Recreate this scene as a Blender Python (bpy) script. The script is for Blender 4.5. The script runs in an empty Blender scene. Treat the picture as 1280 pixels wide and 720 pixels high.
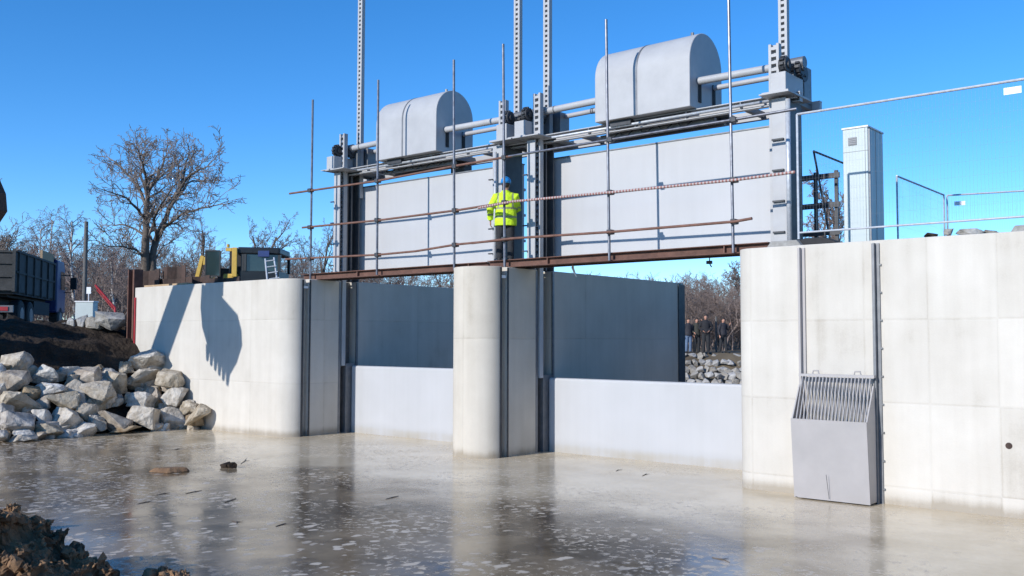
import bpy, bmesh, math, random
import numpy as np
from mathutils import Vector, Matrix, noise
S = bpy.context.scene
COL = S.collection
R = math.radians
rnd = random.Random(11)

# ------------------------------------------------------------------ camera
FOC, H = 1192.0, 2.43
yaw, th, ro = R(39.88), R(3.10), R(0.132)
r0 = Vector((math.cos(yaw), math.sin(yaw), 0)); fh = Vector((-math.sin(yaw), math.cos(yaw), 0))
FW = fh*math.cos(th)+Vector((0, 0, math.sin(th))); u0 = -fh*math.sin(th)+Vector((0, 0, math.cos(th)))
RT = r0*math.cos(ro)+u0*math.sin(ro); UP = u0*math.cos(ro)-r0*math.sin(ro)
cd = bpy.data.cameras.new('camera'); cam = bpy.data.objects.new('camera', cd); COL.objects.link(cam)
cam.matrix_world = Matrix(((RT.x, UP.x, -FW.x, 0), (RT.y, UP.y, -FW.y, 0), (RT.z, UP.z, -FW.z, H), (0, 0, 0, 1)))
cd.sensor_width = 36; cd.lens = 36*FOC/1280; cd.clip_end = 3000; cd.clip_start = .05
S.camera = cam
CAM = Vector((0, 0, H))
def ray(px, py): return FW+RT*((px-640)/FOC)+UP*((360-py)/FOC)
def at_depth(px, py, D): return CAM+ray(px, py)*D
def at_y(px, py, Y): d = ray(px, py); return CAM+d*(Y/d.y)
def at_z(px, py, Z): d = ray(px, py); return CAM+d*((Z-H)/d.z)

# ------------------------------------------------------------------ light
SUN = Vector((.12, 1.0, -.46)).normalized()
sl = bpy.data.lights.new('sun', 'SUN'); sl.energy = 2.9; sl.angle = R(.5); sl.color = (1, .97, .925)
so = bpy.data.objects.new('sun', sl); COL.objects.link(so); so.rotation_euler = SUN.to_track_quat('-Z', 'Y').to_euler()
W = bpy.data.worlds.new('World'); S.world = W; W.use_nodes = True
wn = W.node_tree.nodes; wl = W.node_tree.links
sky = wn.new('ShaderNodeTexSky'); sky.sky_type = 'NISHITA'; sky.sun_disc = False
sky.sun_elevation = math.asin(-SUN.z); sky.sun_rotation = math.atan2(-SUN.x, -SUN.y)
sky.air_density = 1.0; sky.dust_density = 0.0; sky.ozone_density = 4.0; sky.altitude = 2500
bg = wn['Background']; bg.inputs['Strength'].default_value = .13
hs = wn.new('ShaderNodeHueSaturation'); hs.inputs['Saturation'].default_value = 1.24; hs.inputs['Hue'].default_value = .5015; hs.inputs['Value'].default_value = 1.04
wl.new(sky.outputs[0], hs.inputs['Color']); wl.new(hs.outputs[0], bg.inputs['Color'])
vs = S.view_settings; vs.view_transform = 'Standard'; vs.look = 'None'; vs.exposure = .68; vs.gamma = 1

# ------------------------------------------------------------------ materials
def new_mat(name):
    m = bpy.data.materials.new(name); m.use_nodes = True
    n = m.node_tree.nodes; return m, n, m.node_tree.links, n['Principled BSDF']
def mat(name, c, rough=.6, metal=0., c2=None, scale=4., bump=0., bscale=None, rand=0., detail=6., coords='Object', spec=.5):
    """procedural surface: two-tone noise, optional bump, optional per-object variation"""
    m, n, l, p = new_mat(name)
    p.inputs['Roughness'].default_value = rough; p.inputs['Metallic'].default_value = metal
    p.inputs['Specular IOR Level'].default_value = spec
    tc = n.new('ShaderNodeTexCoord'); no = n.new('ShaderNodeTexNoise')
    no.inputs['Scale'].default_value = scale; no.inputs['Detail'].default_value = detail; no.inputs['Roughness'].default_value = .62
    l.new(tc.outputs[coords], no.inputs['Vector'])
    rp = n.new('ShaderNodeValToRGB'); rp.color_ramp.elements[0].position = .33; rp.color_ramp.elements[1].position = .68
    c2 = c2 or tuple(v*.78 for v in c)
    rp.color_ramp.elements[0].color = (*c2, 1); rp.color_ramp.elements[1].color = (*c, 1)
    l.new(no.outputs['Fac'], rp.inputs['Fac']); out = rp.outputs['Color']
    if rand:
        oi = n.new('ShaderNodeObjectInfo'); h = n.new('ShaderNodeHueSaturation')
        mr = n.new('ShaderNodeMapRange'); mr.inputs['To Min'].default_value = 1-rand; mr.inputs['To Max'].default_value = 1+rand
        l.new(oi.outputs['Random'], mr.inputs['Value']); l.new(mr.outputs[0], h.inputs['Value']); l.new(out, h.inputs['Color'])
        mr2 = n.new('ShaderNodeMapRange'); mr2.inputs['To Min'].default_value = 1.5; mr2.inputs['To Max'].default_value = .4
        l.new(oi.outputs['Random'], mr2.inputs['Value']); l.new(mr2.outputs[0], h.inputs['Saturation']); out = h.outputs['Color']
    l.new(out, p.inputs['Base Color'])
    if bump:
        nb = n.new('ShaderNodeTexNoise'); nb.inputs['Scale'].default_value = bscale or scale*4; nb.inputs['Detail'].default_value = 8
        l.new(tc.outputs[coords], nb.inputs['Vector'])
        b = n.new('ShaderNodeBump'); b.inputs['Strength'].default_value = bump; b.inputs['Distance'].default_value = .05
        l.new(nb.outputs['Fac'], b.inputs['Height']); l.new(b.outputs[0], p.inputs['Normal'])
    return m
def concrete(name, c, x0, w, z0, h, line=.5, stain=.0):
    """cast concrete: form-panel joints in x and z, blotches, vertical runs, a damp tide line"""
    m, n, l, p = new_mat(name); p.inputs['Roughness'].default_value = .85; p.inputs['Specular IOR Level'].default_value = .3
    tc = n.new('ShaderNodeTexCoord'); sx = n.new('ShaderNodeSeparateXYZ'); l.new(tc.outputs['Object'], sx.inputs[0])
    def mth(op, a, b=None, c_=None):
        q = n.new('ShaderNodeMath'); q.operation = op
        for i, v in enumerate((a, b, c_)):
            if v is None: continue
            if hasattr(v, 'links') or hasattr(v, 'is_linked'): l.new(v, q.inputs[i])
            else: q.inputs[i].default_value = v
        return q.outputs[0]
    sxy = mth('ADD', sx.outputs['X'], mth('MULTIPLY', sx.outputs['Y'], .71))
    fx = mth('DIVIDE', mth('SUBTRACT', sxy, x0), w); fz = mth('DIVIDE', mth('SUBTRACT', sx.outputs['Z'], z0), h)
    def near(f, wid):
        fr = mth('FRACT', f); d = mth('MINIMUM', fr, mth('SUBTRACT', 1., fr))
        q = n.new('ShaderNodeMapRange'); q.interpolation_type = 'SMOOTHSTEP'; q.inputs['From Min'].default_value = 0; q.inputs['From Max'].default_value = wid
        q.inputs['To Min'].default_value = 1; q.inputs['To Max'].default_value = 0; l.new(d, q.inputs['Value']); return q.outputs[0]
    jl = mth('MAXIMUM', near(fx, .03/w), near(fz, .03/h))
    wn_ = n.new('ShaderNodeTexWhiteNoise'); wn_.noise_dimensions = '2D'; cv = n.new('ShaderNodeCombineXYZ')
    l.new(mth('FLOOR', fx), cv.inputs[0]); l.new(mth('FLOOR', fz), cv.inputs[1]); l.new(cv.outputs[0], wn_.inputs['Vector'])
    no = n.new('ShaderNodeTexNoise'); no.inputs['Scale'].default_value = 1.1; no.inputs['Detail'].default_value = 9; no.inputs['Roughness'].default_value = .62
    l.new(tc.outputs['Object'], no.inputs['Vector'])
    mp = n.new('ShaderNodeMapping'); mp.inputs['Scale'].default_value = (5, 5, .35); l.new(tc.outputs['Object'], mp.inputs['Vector'])
    st = n.new('ShaderNodeTexNoise'); st.inputs['Scale'].default_value = 1.0; st.inputs['Detail'].default_value = 5; l.new(mp.outputs[0], st.inputs['Vector'])
    fine = n.new('ShaderNodeTexNoise'); fine.inputs['Scale'].default_value = 45; fine.inputs['Detail'].default_value = 4; l.new(tc.outputs['Object'], fine.inputs['Vector'])
    v = mth('ADD', mth('MULTIPLY', no.outputs['Fac'], .60), mth('MULTIPLY', st.outputs['Fac'], .38)); v = mth('SUBTRACT', v, .0)
    v = mth('ADD', v, mth('MULTIPLY', wn_.outputs['Value'], .14)); v = mth('ADD', v, mth('MULTIPLY', fine.outputs['Fac'], .12))
    v = mth('SUBTRACT', v, mth('MULTIPLY', jl, .17*line))
    # damp band just over the water
    zz = mth('ADD', sx.outputs['Z'], mth('MULTIPLY', no.outputs['Fac'], -.22))
    tide = n.new('ShaderNodeMapRange'); tide.inputs['From Min'].default_value = -.06; tide.inputs['From Max'].default_value = .10
    tide.inputs['To Min'].default_value = .35; tide.inputs['To Max'].default_value = 0; l.new(zz, tide.inputs['Value'])
    v = mth('SUBTRACT', v, tide.outputs[0])
    rp = n.new('ShaderNodeValToRGB'); e = rp.color_ramp.elements
    e[0].position = .28; e[0].color = (c[0]*.62, c[1]*.58, c[2]*.52, 1); e[1].position = .86; e[1].color = (min(c[0]*1.12, .8), min(c[1]*1.12, .8), min(c[2]*1.12, .8), 1)
    k = e.new(.52); k.color = (c[0]*.93, c[1]*.92, c[2]*.90, 1)
    l.new(v, rp.inputs['Fac']); l.new(rp.outputs['Color'], p.inputs['Base Color'])
    b = n.new('ShaderNodeBump'); b.inputs['Strength'].default_value = .25; b.inputs['Distance'].default_value = .02
    l.new(mth('SUBTRACT', mth('MULTIPLY', fine.outputs['Fac'], .3), mth('MULTIPLY', jl, .6)), b.inputs['Height']); l.new(b.outputs[0], p.inputs['Normal'])
    return m
M = {}
M['conc_l'] = concrete('pale_cast_concrete', (.55, .515, .46), -23.35+14.6*.71-2.37*4, 2.37, 2.92-1.6, 1.6)
M['conc_r'] = concrete('pale_cast_concrete_fresh', (.57, .535, .48), -4.27+14.6*.71-.93*9, .93, 2.74-1.24, 1.24)
M['conc_p'] = concrete('pier_concrete', (.54, .495, .425), -13.5+14.6*.71, 3.1, 2.45-2.6, 2.6)
M['slab'] = mat('grey_concrete_block', (.34, .33, .31), .9, c2=(.24, .23, .21), scale=9, bump=.3)
def mat_gate():
    m, n, l, p = new_mat('pale_grey_gate_paint'); p.inputs['Roughness'].default_value = .5
    tc = n.new('ShaderNodeTexCoord')
    def noi(sc, ms, det=6):
        mp = n.new('ShaderNodeMapping'); mp.inputs['Scale'].default_value = ms; l.new(tc.outputs['Object'], mp.inputs['Vector'])
        q = n.new('ShaderNodeTexNoise'); q.inputs['Scale'].default_value = sc; q.inputs['Detail'].default_value = det; l.new(mp.outputs[0], q.inputs['Vector']); return q.outputs['Fac']
    def ma(a, k, b):
        q = n.new('ShaderNodeMath'); q.operation = 'MULTIPLY_ADD'; l.new(a, q.inputs[0]); q.inputs[1].default_value = k
        if isinstance(b, (int, float)): q.inputs[2].default_value = b
        else: l.new(b, q.inputs[2])
        return q.outputs[0]
    st = noi(1, (7, 7, .25)); bl = noi(.9, (1, 1, 1)); sx = n.new('ShaderNodeSeparateXYZ'); l.new(tc.outputs['Object'], sx.inputs[0])
    v = ma(st, .20, ma(bl, .45, .20))
    ti = n.new('ShaderNodeMapRange'); ti.interpolation_type = 'SMOOTHSTEP'
    for k_, x_ in zip(('From Min', 'From Max', 'To Min', 'To Max'), (.0, .24, -.24, 0.)): ti.inputs[k_].default_value = x_
    l.new(ma(bl, -.25, ma(sx.outputs['Z'], 1., .04)), ti.inputs['Value']); q = n.new('ShaderNodeMath'); q.operation = 'ADD'; l.new(v, q.inputs[0]); l.new(ti.outputs[0], q.inputs[1])
    rp = n.new('ShaderNodeValToRGB'); e = rp.color_ramp.elements
    e[0].position = .12; e[0].color = (.33, .29, .22, 1); e[1].position = .66; e[1].color = (.475, .475, .485, 1); k = e.new(.40); k.color = (.425, .425, .43, 1)
    l.new(q.outputs[0], rp.inputs['Fac']); l.new(rp.outputs[0], p.inputs['Base Color'])
    b = n.new('ShaderNodeBump'); b.inputs['Strength'].default_value = .12; b.inputs['Distance'].default_value = .04; l.new(bl, b.inputs['Height']); l.new(b.outputs[0], p.inputs['Normal'])
    return m
M['gate'] = mat_gate()
M['paint'] = mat('light_grey_machine_paint', (.435, .435, .44), .5, c2=(.37, .37, .375), scale=1.6)
M['galv'] = mat('galvanised_steel', (.55, .57, .60), .45, .25, c2=(.40, .42, .45), scale=14)
M['dark'] = mat('dark_grey_steel', (.075, .078, .085), .55, .4, c2=(.045, .047, .052), scale=7)
M['channel'] = mat('dark_grey_channel_paint', (.11, .112, .118), .55, .2, c2=(.08, .082, .087), scale=6)
M['midsteel'] = mat('grey_steel', (.22, .225, .235), .5, .45, c2=(.16, .165, .175), scale=6)
M['stain'] = mat('brushed_stainless', (.40, .375, .365), .55, .12, c2=(.355, .335, .325), scale=2.2)
M['tube'] = mat('scaffold_tube', (.22, .23, .26), .42, .7, c2=(.13, .13, .15), scale=9)
M['rusttube'] = mat('rusty_scaffold_tube', (.22, .115, .085), .75, .2, c2=(.14, .07, .05), scale=7)
M['rust'] = mat('rusty_beam', (.17, .085, .062), .8, .15, c2=(.095, .048, .036), scale=3.5, bump=.2)
M['rustdark'] = mat('dark_rust_pile', (.085, .05, .038), .85, .1, c2=(.035, .024, .020), scale=3, bump=.3)
M['black'] = mat('black_rubber', (.02, .02, .021), .75, c2=(.012, .012, .013), scale=12)
M['hivis'] = mat('high_visibility_yellow', (.62, .86, .02), .75, c2=(.52, .76, .015), scale=14, bump=.35, bscale=9)
M['reflect'] = mat('grey_reflective_band', (.30, .34, .16), .5, c2=(.24, .28, .10), scale=20)
M['trouser'] = mat('dark_work_trousers', (.030, .032, .036), .9, c2=(.020, .021, .024), scale=15, bump=.3)
M['skin'] = mat('skin', (.50, .27, .19), .6, c2=(.45, .23, .16), scale=20)
M['helmet'] = mat('blue_helmet_plastic', (.02, .25, .62), .3, c2=(.018, .22, .56), scale=6)
M['denim'] = mat('blue_denim', (.14, .20, .30), .9, c2=(.10, .15, .23), scale=18)
M['navy'] = mat('black_jacket', (.018, .019, .024), .85, c2=(.012, .012, .016), scale=14)
M['olive'] = mat('olive_jacket', (.055, .055, .045), .85, c2=(.038, .038, .03), scale=14)
M['charcoal'] = mat('charcoal_jacket', (.035, .034, .042), .85, c2=(.022, .022, .028), scale=14)
M['hair'] = mat('brown_hair', (.045, .028, .018), .7, c2=(.025, .016, .012), scale=40)
M['eye'] = mat('dark_eye', (.02, .015, .012), .3)
M['yellow'] = mat('yellow_plant_paint', (.62, .40, .06), .5, c2=(.48, .30, .045), scale=5)
M['plantdark'] = mat('black_cab_paint', (.022, .026, .028), .45, c2=(.014, .016, .018), scale=5)
M['glass'] = mat('tinted_glass', (.030, .050, .050), .08, c2=(.024, .042, .043), scale=1.5, spec=.8)
M['blue'] = mat('blue_truck_paint', (.018, .042, .17), .4, c2=(.014, .034, .13), scale=3)
M['truckgrey'] = mat('grey_dump_body', (.06, .06, .058), .75, c2=(.03, .03, .029), scale=3, bump=.15)
M['cabinet'] = mat('pale_green_cabinet', (.50, .56, .55), .5, c2=(.46, .52, .51), scale=1.2)
M['white'] = mat('white_plate', (.80, .80, .80), .5, c2=(.76, .76, .76))
M['red'] = mat('red_paint', (.45, .03, .04), .6, c2=(.34, .025, .03))
M['wood'] = mat('sawn_timber', (.46, .32, .19), .8, c2=(.34, .23, .13), scale=8)
M['pole'] = mat('weathered_pole', (.16, .15, .14), .9, c2=(.10, .095, .09), scale=9)
M['rock'] = mat('quarried_stone', (.62, .56, .475), .92, c2=(.28, .235, .18), scale=4.6, bump=.8, bscale=11, rand=.2, detail=10)
M['rockbrown'] = mat('brown_stained_stone', (.50, .425, .335), .92, c2=(.22, .165, .115), scale=4.2, bump=.9, bscale=7, rand=.22, detail=10)
M['slabrock'] = mat('pale_bank_stone', (.44, .42, .39), .92, c2=(.24, .22, .19), scale=2.6, bump=.6, rand=.18)
M['bark'] = mat('grey_brown_bark', (.15, .122, .10), .95, c2=(.085, .068, .055), scale=6)
M['twig'] = mat('bare_twigs', (.27, .215, .18), .95, c2=(.20, .16, .135), scale=1.2)
M['twigred'] = mat('reddish_twigs', (.27, .205, .175), .95, c2=(.19, .145, .125), scale=1.2)  # both tones lightened so the far scrub carries distance haze in its colour
M['birch'] = mat('birch_bark', (.62, .60, .57), .8, c2=(.30, .28, .26), scale=5)
M['birchtwig'] = mat('birch_twigs', (.26, .20, .185), .95, c2=(.18, .14, .13), scale=1.2)

def mat_soil():
    m, n, l, p = new_mat('dark_soil'); p.inputs['Roughness'].default_value = .97; p.inputs['Specular IOR Level'].default_value = .2
    tc = n.new('ShaderNodeTexCoord'); no = n.new('ShaderNodeTexNoise'); no.inputs['Scale'].default_value = 1.7; no.inputs['Detail'].default_value = 12; no.inputs['Roughness'].default_value = .72
    l.new(tc.outputs['Object'], no.inputs['Vector'])
    rp = n.new('ShaderNodeValToRGB'); e = rp.color_ramp.elements
    e[0].position = .3; e[0].color = (.012, .009, .007, 1); e[1].position = .72; e[1].color = (.062, .044, .031, 1)
    l.new(no.outputs['Fac'], rp.inputs['Fac']); l.new(rp.outputs[0], p.inputs['Base Color'])
    b = n.new('ShaderNodeBump'); b.inputs['Strength'].default_value = 1; b.inputs['Distance'].default_value = .12
    nb = n.new('ShaderNodeTexNoise'); nb.inputs['Scale'].default_value = 6; nb.inputs['Detail'].default_value = 10; l.new(tc.outputs['Object'], nb.inputs['Vector'])
    l.new(nb.outputs['Fac'], b.inputs['Height']); l.new(b.outputs[0], p.inputs['Normal']); return m
M['soil'] = mat_soil()
M['clay'] = mat('fresh_earth', (.32, .19, .10), .97, c2=(.12, .068, .036), scale=3.2, bump=1, bscale=9, detail=12)
M['land'] = mat('winter_ground', (.16, .125, .08), .97, c2=(.07, .052, .034), scale=.35, bump=.8, bscale=3, detail=10)

def mat_water():
    """muddy, partly frozen water: silt-brown body, floating pale slush plates where it has set, glossy film"""
    m, n, l, p = new_mat('muddy_icy_water')
    tc = n.new('ShaderNodeTexCoord')
    def noi(scale, det=5, rough=.55, mscale=(1, 1, 1), w=0):
        mp = n.new('ShaderNodeMapping'); mp.inputs['Scale'].default_value = mscale; mp.inputs['Location'].default_value = (w, w*.7, 0); l.new(tc.outputs['Object'], mp.inputs['Vector'])
        q = n.new('ShaderNodeTexNoise'); q.inputs['Scale'].default_value = scale; q.inputs['Detail'].default_value = det; q.inputs['Roughness'].default_value = rough
        l.new(mp.outputs[0], q.inputs['Vector']); return q.outputs['Fac']
    def mr(v, a, b, c=0., d=1.):
        q = n.new('ShaderNodeMapRange'); q.interpolation_type = 'SMOOTHSTEP'
        for k, x in zip(('From Min', 'From Max', 'To Min', 'To Max'), (a, b, c, d)): q.inputs[k].default_value = x
        l.new(v, q.inputs['Value']); return q.outputs[0]
    def mul(a, b):
        q = n.new('ShaderNodeMath'); q.operation = 'MULTIPLY'; l.new(a, q.inputs[0]); l.new(b, q.inputs[1]); return q.outputs[0]
    def mix(f, a, b):
        q = n.new('ShaderNodeMix'); q.data_type = 'RGBA'; l.new(f, q.inputs['Factor'])
        for s, v in (('A', a), ('B', b)):
            i = [x for x in q.inputs if x.name == s and x.type == 'RGBA'][0]
            if isinstance(v, tuple): i.default_value = (*v, 1)
            else: l.new(v, i)
        return [x for x in q.outputs if x.type == 'RGBA'][0]
    sx = n.new('ShaderNodeSeparateXYZ'); l.new(tc.outputs['Object'], sx.inputs[0])
    def madd(a, k, b):
        q = n.new('ShaderNodeMath'); q.operation = 'MULTIPLY_ADD'; l.new(a, q.inputs[0]); q.inputs[1].default_value = k
        if isinstance(b, (int, float)): q.inputs[2].default_value = b
        else: l.new(b, q.inputs[2])
        return q.outputs[0]
    big = noi(.55, 5, .6)
    set_ice = mr(madd(big, 5.0, sx.outputs['Y']), 13.0, 15.4)                 # ice has set along the walls
    ice_e = mr(madd(big, 4.0, sx.outputs['X']), -3.6, -1.2)                    # and against the right-hand wall
    qm = n.new('ShaderNodeMath'); qm.operation = 'MAXIMUM'; l.new(set_ice, qm.inputs[0]); l.new(ice_e, qm.inputs[1]); zone = qm.outputs[0]
    silt = mr(noi(.35, 6, .65, w=11), .38, .62)
    open_ = mix(silt, (.095, .066, .037), (.28, .21, .13))
    pale = mix(mr(noi(.8, 7, .65, w=5), .35, .65), (.52, .425, .29), (.66, .555, .40))
    base = mix(zone, open_, pale)
    vo = n.new('ShaderNodeTexVoronoi'); vo.inputs['Scale'].default_value = 4.6; vo.inputs['Randomness'].default_value = 1
    mp = n.new('ShaderNodeMapping'); mp.inputs['Rotation'].default_value = (0, 0, R(40)); mp.inputs['Scale'].default_value = (1.0, .8, 1); l.new(tc.outputs['Object'], mp.inputs['Vector'])
    dn = n.new('ShaderNodeTexNoise'); dn.inputs['Scale'].default_value = 3.5; dn.inputs['Detail'].default_value = 4; l.new(tc.outputs['Object'], dn.inputs['Vector'])
    mxv = n.new('ShaderNodeMix'); mxv.data_type = 'RGBA'; mxv.blend_type = 'LINEAR_LIGHT'; mxv.inputs['Factor'].default_value = .16
    ia = [x for x in mxv.inputs if x.type == 'RGBA']; l.new(mp.outputs[0], ia[0]); l.new(dn.outputs['Color'], ia[1])
    l.new([x for x in mxv.outputs if x.type == 'RGBA'][0], vo.inputs['Vector'])
    sep = n.new('ShaderNodeSeparateColor'); l.new(vo.outputs['Color'], sep.inputs[0])
    pick = mr(sep.outputs[0], .30, .42)
    plate = mul(mr(vo.outputs['Distance'], .34, .20), pick)
    region = mr(noi(.30, 3, w=7), .36, .52)
    plate = mul(mul(plate, region), mr(zone, 0., 1., 1., .25))
    small = mul(mr(noi(8, 6, .68, w=3), .535, .60), mr(noi(.42, 3, w=19), .40, .6))
    mxs = n.new('ShaderNodeMath'); mxs.operation = 'MAXIMUM'; l.new(plate, mxs.inputs[0]); l.new(small, mxs.inputs[1])
    film = mix(mxs.outputs[0], base, (.56, .48, .38))
    l.new(film, p.inputs['Base Color'])
    q = n.new('ShaderNodeMath'); q.operation = 'ADD'
    rg = mr(noi(1.3, 5, w=31), .35, .7, .10, .22); l.new(rg, q.inputs[0])
    q2 = n.new('ShaderNodeMath'); q2.operation = 'MULTIPLY'; q2.inputs[1].default_value = .35; l.new(mxs.outputs[0], q2.inputs[0]); l.new(q2.outputs[0], q.inputs[1])
    l.new(q.outputs[0], p.inputs['Roughness']); p.inputs['IOR'].default_value = 1.36; p.inputs['Specular IOR Level'].default_value = .42
    b = n.new('ShaderNodeBump'); b.inputs['Strength'].default_value = .06; b.inputs['Distance'].default_value = .03
    ad = n.new('ShaderNodeMath'); ad.operation = 'ADD'; l.new(noi(5, 4, w=2), ad.inputs[0]); l.new(mxs.outputs[0], ad.inputs[1])
    l.new(ad.outputs[0], b.inputs['Height']); l.new(b.outputs[0], p.inputs['Normal'])
    return m
M['water'] = mat_water()
def mat_tape():
    m, n, l, p = new_mat('red_white_tape'); p.inputs['Roughness'].default_value = .5
    tc = n.new('ShaderNodeTexCoord'); w = n.new('ShaderNodeTexWave'); w.bands_direction = 'X'; w.inputs['Scale'].default_value = 4.5; w.inputs['Distortion'].default_value = 1
    l.new(tc.outputs['Object'], w.inputs['Vector']); rp = n.new('ShaderNodeValToRGB'); rp.color_ramp.interpolation = 'CONSTANT'
    rp.color_ramp.elements[0].color = (.26, .10, .085, 1); rp.color_ramp.elements[1].color = (.42, .36, .34, 1); rp.color_ramp.elements[1].position = .5
    l.new(w.outputs['Fac'], rp.inputs['Fac']); l.new(rp.outputs[0], p.inputs['Base Color']); return m
M['tape'] = mat_tape()

# ------------------------------------------------------------------ mesh building
class MB:
    def __init__(s): s.v = []; s.f = []
    def add(s, vs, fs):
        o = len(s.v); s.v += [tuple(v) for v in vs]; s.f += [tuple(i+o for i in f) for f in fs]; return s
    def box(s, x0, x1, y0, y1, z0, z1, mtx=None):
        vs = [Vector(p) for p in ((x0, y0, z0), (x1, y0, z0), (x1, y1, z0), (x0, y1, z0), (x0, y0, z1), (x1, y0, z1), (x1, y1, z1), (x0, y1, z1))]
        if mtx: vs = [mtx @ v for v in vs]
        return s.add(vs, [(0, 3, 2, 1), (4, 5, 6, 7), (0, 1, 5, 4), (1, 2, 6, 5), (2, 3, 7, 6), (3, 0, 4, 7)])
    def prism(s, poly, a, b, axis='z', mtx=None):
        """extrude a polygon of 2-d points along an axis from a to b"""
        n = len(poly); g = {'z': lambda p, t: (p[0], p[1], t), 'y': lambda p, t: (p[0], t, p[1]), 'x': lambda p, t: (t, p[0], p[1])}[axis]
        vs = [Vector(g(p, a)) for p in poly]+[Vector(g(p, b)) for p in poly]
        if mtx: vs = [mtx @ v for v in vs]
        return s.add(vs, [tuple(range(n-1, -1, -1)), tuple(range(n, 2*n))]+[(i, (i+1) % n, n+(i+1) % n, n+i) for i in range(n)])
    def tube(s, pts, rad, k=8, cap=True):
        pts = [Vector(p) for p in pts]; n = len(pts); rad = rad if isinstance(rad, (list, tuple)) else [rad]*n
        t0 = (pts[1]-pts[0]).normalized(); a = t0.orthogonal().normalized(); vs = []
        for i, p in enumerate(pts):
            t = (pts[min(i+1, n-1)]-pts[max(i-1, 0)]).normalized()
            a = (a-t*a.dot(t)); a = a.normalized() if a.length > 1e-6 else t.orthogonal().normalized(); b = t.cross(a)
            vs += [p+(a*math.cos(2*math.pi*j/k)+b*math.sin(2*math.pi*j/k))*rad[i] for j in range(k)]
        fs = [(i*k+j, i*k+(j+1) % k, (i+1)*k+(j+1) % k, (i+1)*k+j) for i in range(n-1) for j in range(k)]
        if cap: fs += [tuple(range(k-1, -1, -1)), tuple(range((n-1)*k, n*k))]
        return s.add(vs, fs)
    def rings(s, rs, k=16):
        """rs: list of (centre, x-vector, y-vector) ellipses joined to a closed loft"""
        vs = []
        for c, a, b in rs:
            c, a, b = Vector(c), Vector(a), Vector(b)
            vs += [c+a*math.cos(2*math.pi*j/k)+b*math.sin(2*math.pi*j/k) for j in range(k)]
        n = len(rs); fs = [(i*k+j, i*k+(j+1) % k, (i+1)*k+(j+1) % k, (i+1)*k+j) for i in range(n-1) for j in range(k)]
        return s.add(vs, fs+[tuple(range(k-1, -1, -1)), tuple(range((n-1)*k, n*k))])
    def ball(s, c, r, k=10, n=7):
        r = r if isinstance(r, (tuple, list)) else (r, r, r)
        return s.rings([((c[0], c[1], c[2]-r[2]*math.cos(math.pi*i/n)), (r[0]*max(math.sin(math.pi*i/n), .02), 0, 0), (0, r[1]*max(math.sin(math.pi*i/n), .02), 0)) for i in range(n+1)], k)
    def mesh(s, name):
        m = bpy.data.meshes.new(name); m.from_pydata(s.v, [], s.f); m.update(); return m
    def build(s, name, material, parent=None, smooth=False, bevel=0, fix=True):
        m = s.mesh(name)
        if fix:
            bm = bmesh.new(); bm.from_mesh(m); bmesh.ops.recalc_face_normals(bm, faces=bm.faces); bm.to_mesh(m); bm.free()
        return link(name, m, material, parent, smooth, bevel)
def link(name, m, material, parent=None, smooth=False, bevel=0):
    o = bpy.data.objects.new(name, m); COL.objects.link(o)
    if material: m.materials.append(material)
    if smooth:
        m.polygons.foreach_set('use_smooth', [True]*len(m.polygons))
        if smooth == 'auto':
            try: m.set_sharp_from_angle(angle=R(35))
            except Exception: pass
    if bevel:
        b = o.modifiers.new('bevel', 'BEVEL'); b.width = bevel; b.segments = 2; b.limit_method = 'ANGLE'; b.angle_limit = R(40)
    if parent:
        o.parent = parent; o.matrix_parent_inverse = Matrix.Translation(-parent.location) if parent.type == 'EMPTY' else Matrix()
    return o
def tag(o, label, cat, group=None, kind=None):
    if label: o['label'] = label
    if cat: o['category'] = cat
    if group: o['group'] = group
    if kind: o['kind'] = kind
    return o
def struct(o): o['kind'] = 'structure'; return o
def thing(name, loc, label, cat, group=None):
    o = bpy.data.objects.new(name, None); COL.objects.link(o); o.location = loc; o.empty_display_size = .2
    return tag(o, label, cat, group)
def arc(cx, cy, rx, ry, a0, a1, n=14):
    return [(cx+rx*math.cos(R(a0+(a1-a0)*i/n)), cy+ry*math.sin(R(a0+(a1-a0)*i/n))) for i in range(n+1)]
ORD = ['first', 'second', 'third', 'fourth', 'fifth', 'sixth', 'seventh', 'eighth', 'ninth', 'tenth', 'eleventh', 'twelfth']

def pieces(name, material, parent, boxes, bevel=0):
    for bx in boxes: MB().box(*bx).build(name, material, parent, bevel=bevel)
# ------------------------------------------------------------------ key dimensions
ZT, YF = 3.95, 14.6                 # wall crest and upstream face
XL, XA, XB, XR = -19.4, -14.05, -12.85, -7.4
S0, S1, G0, G1 = 15.05, 15.22, 16.25, 16.78   # stop-log slot, gate slot
YE = 22.55

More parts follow.
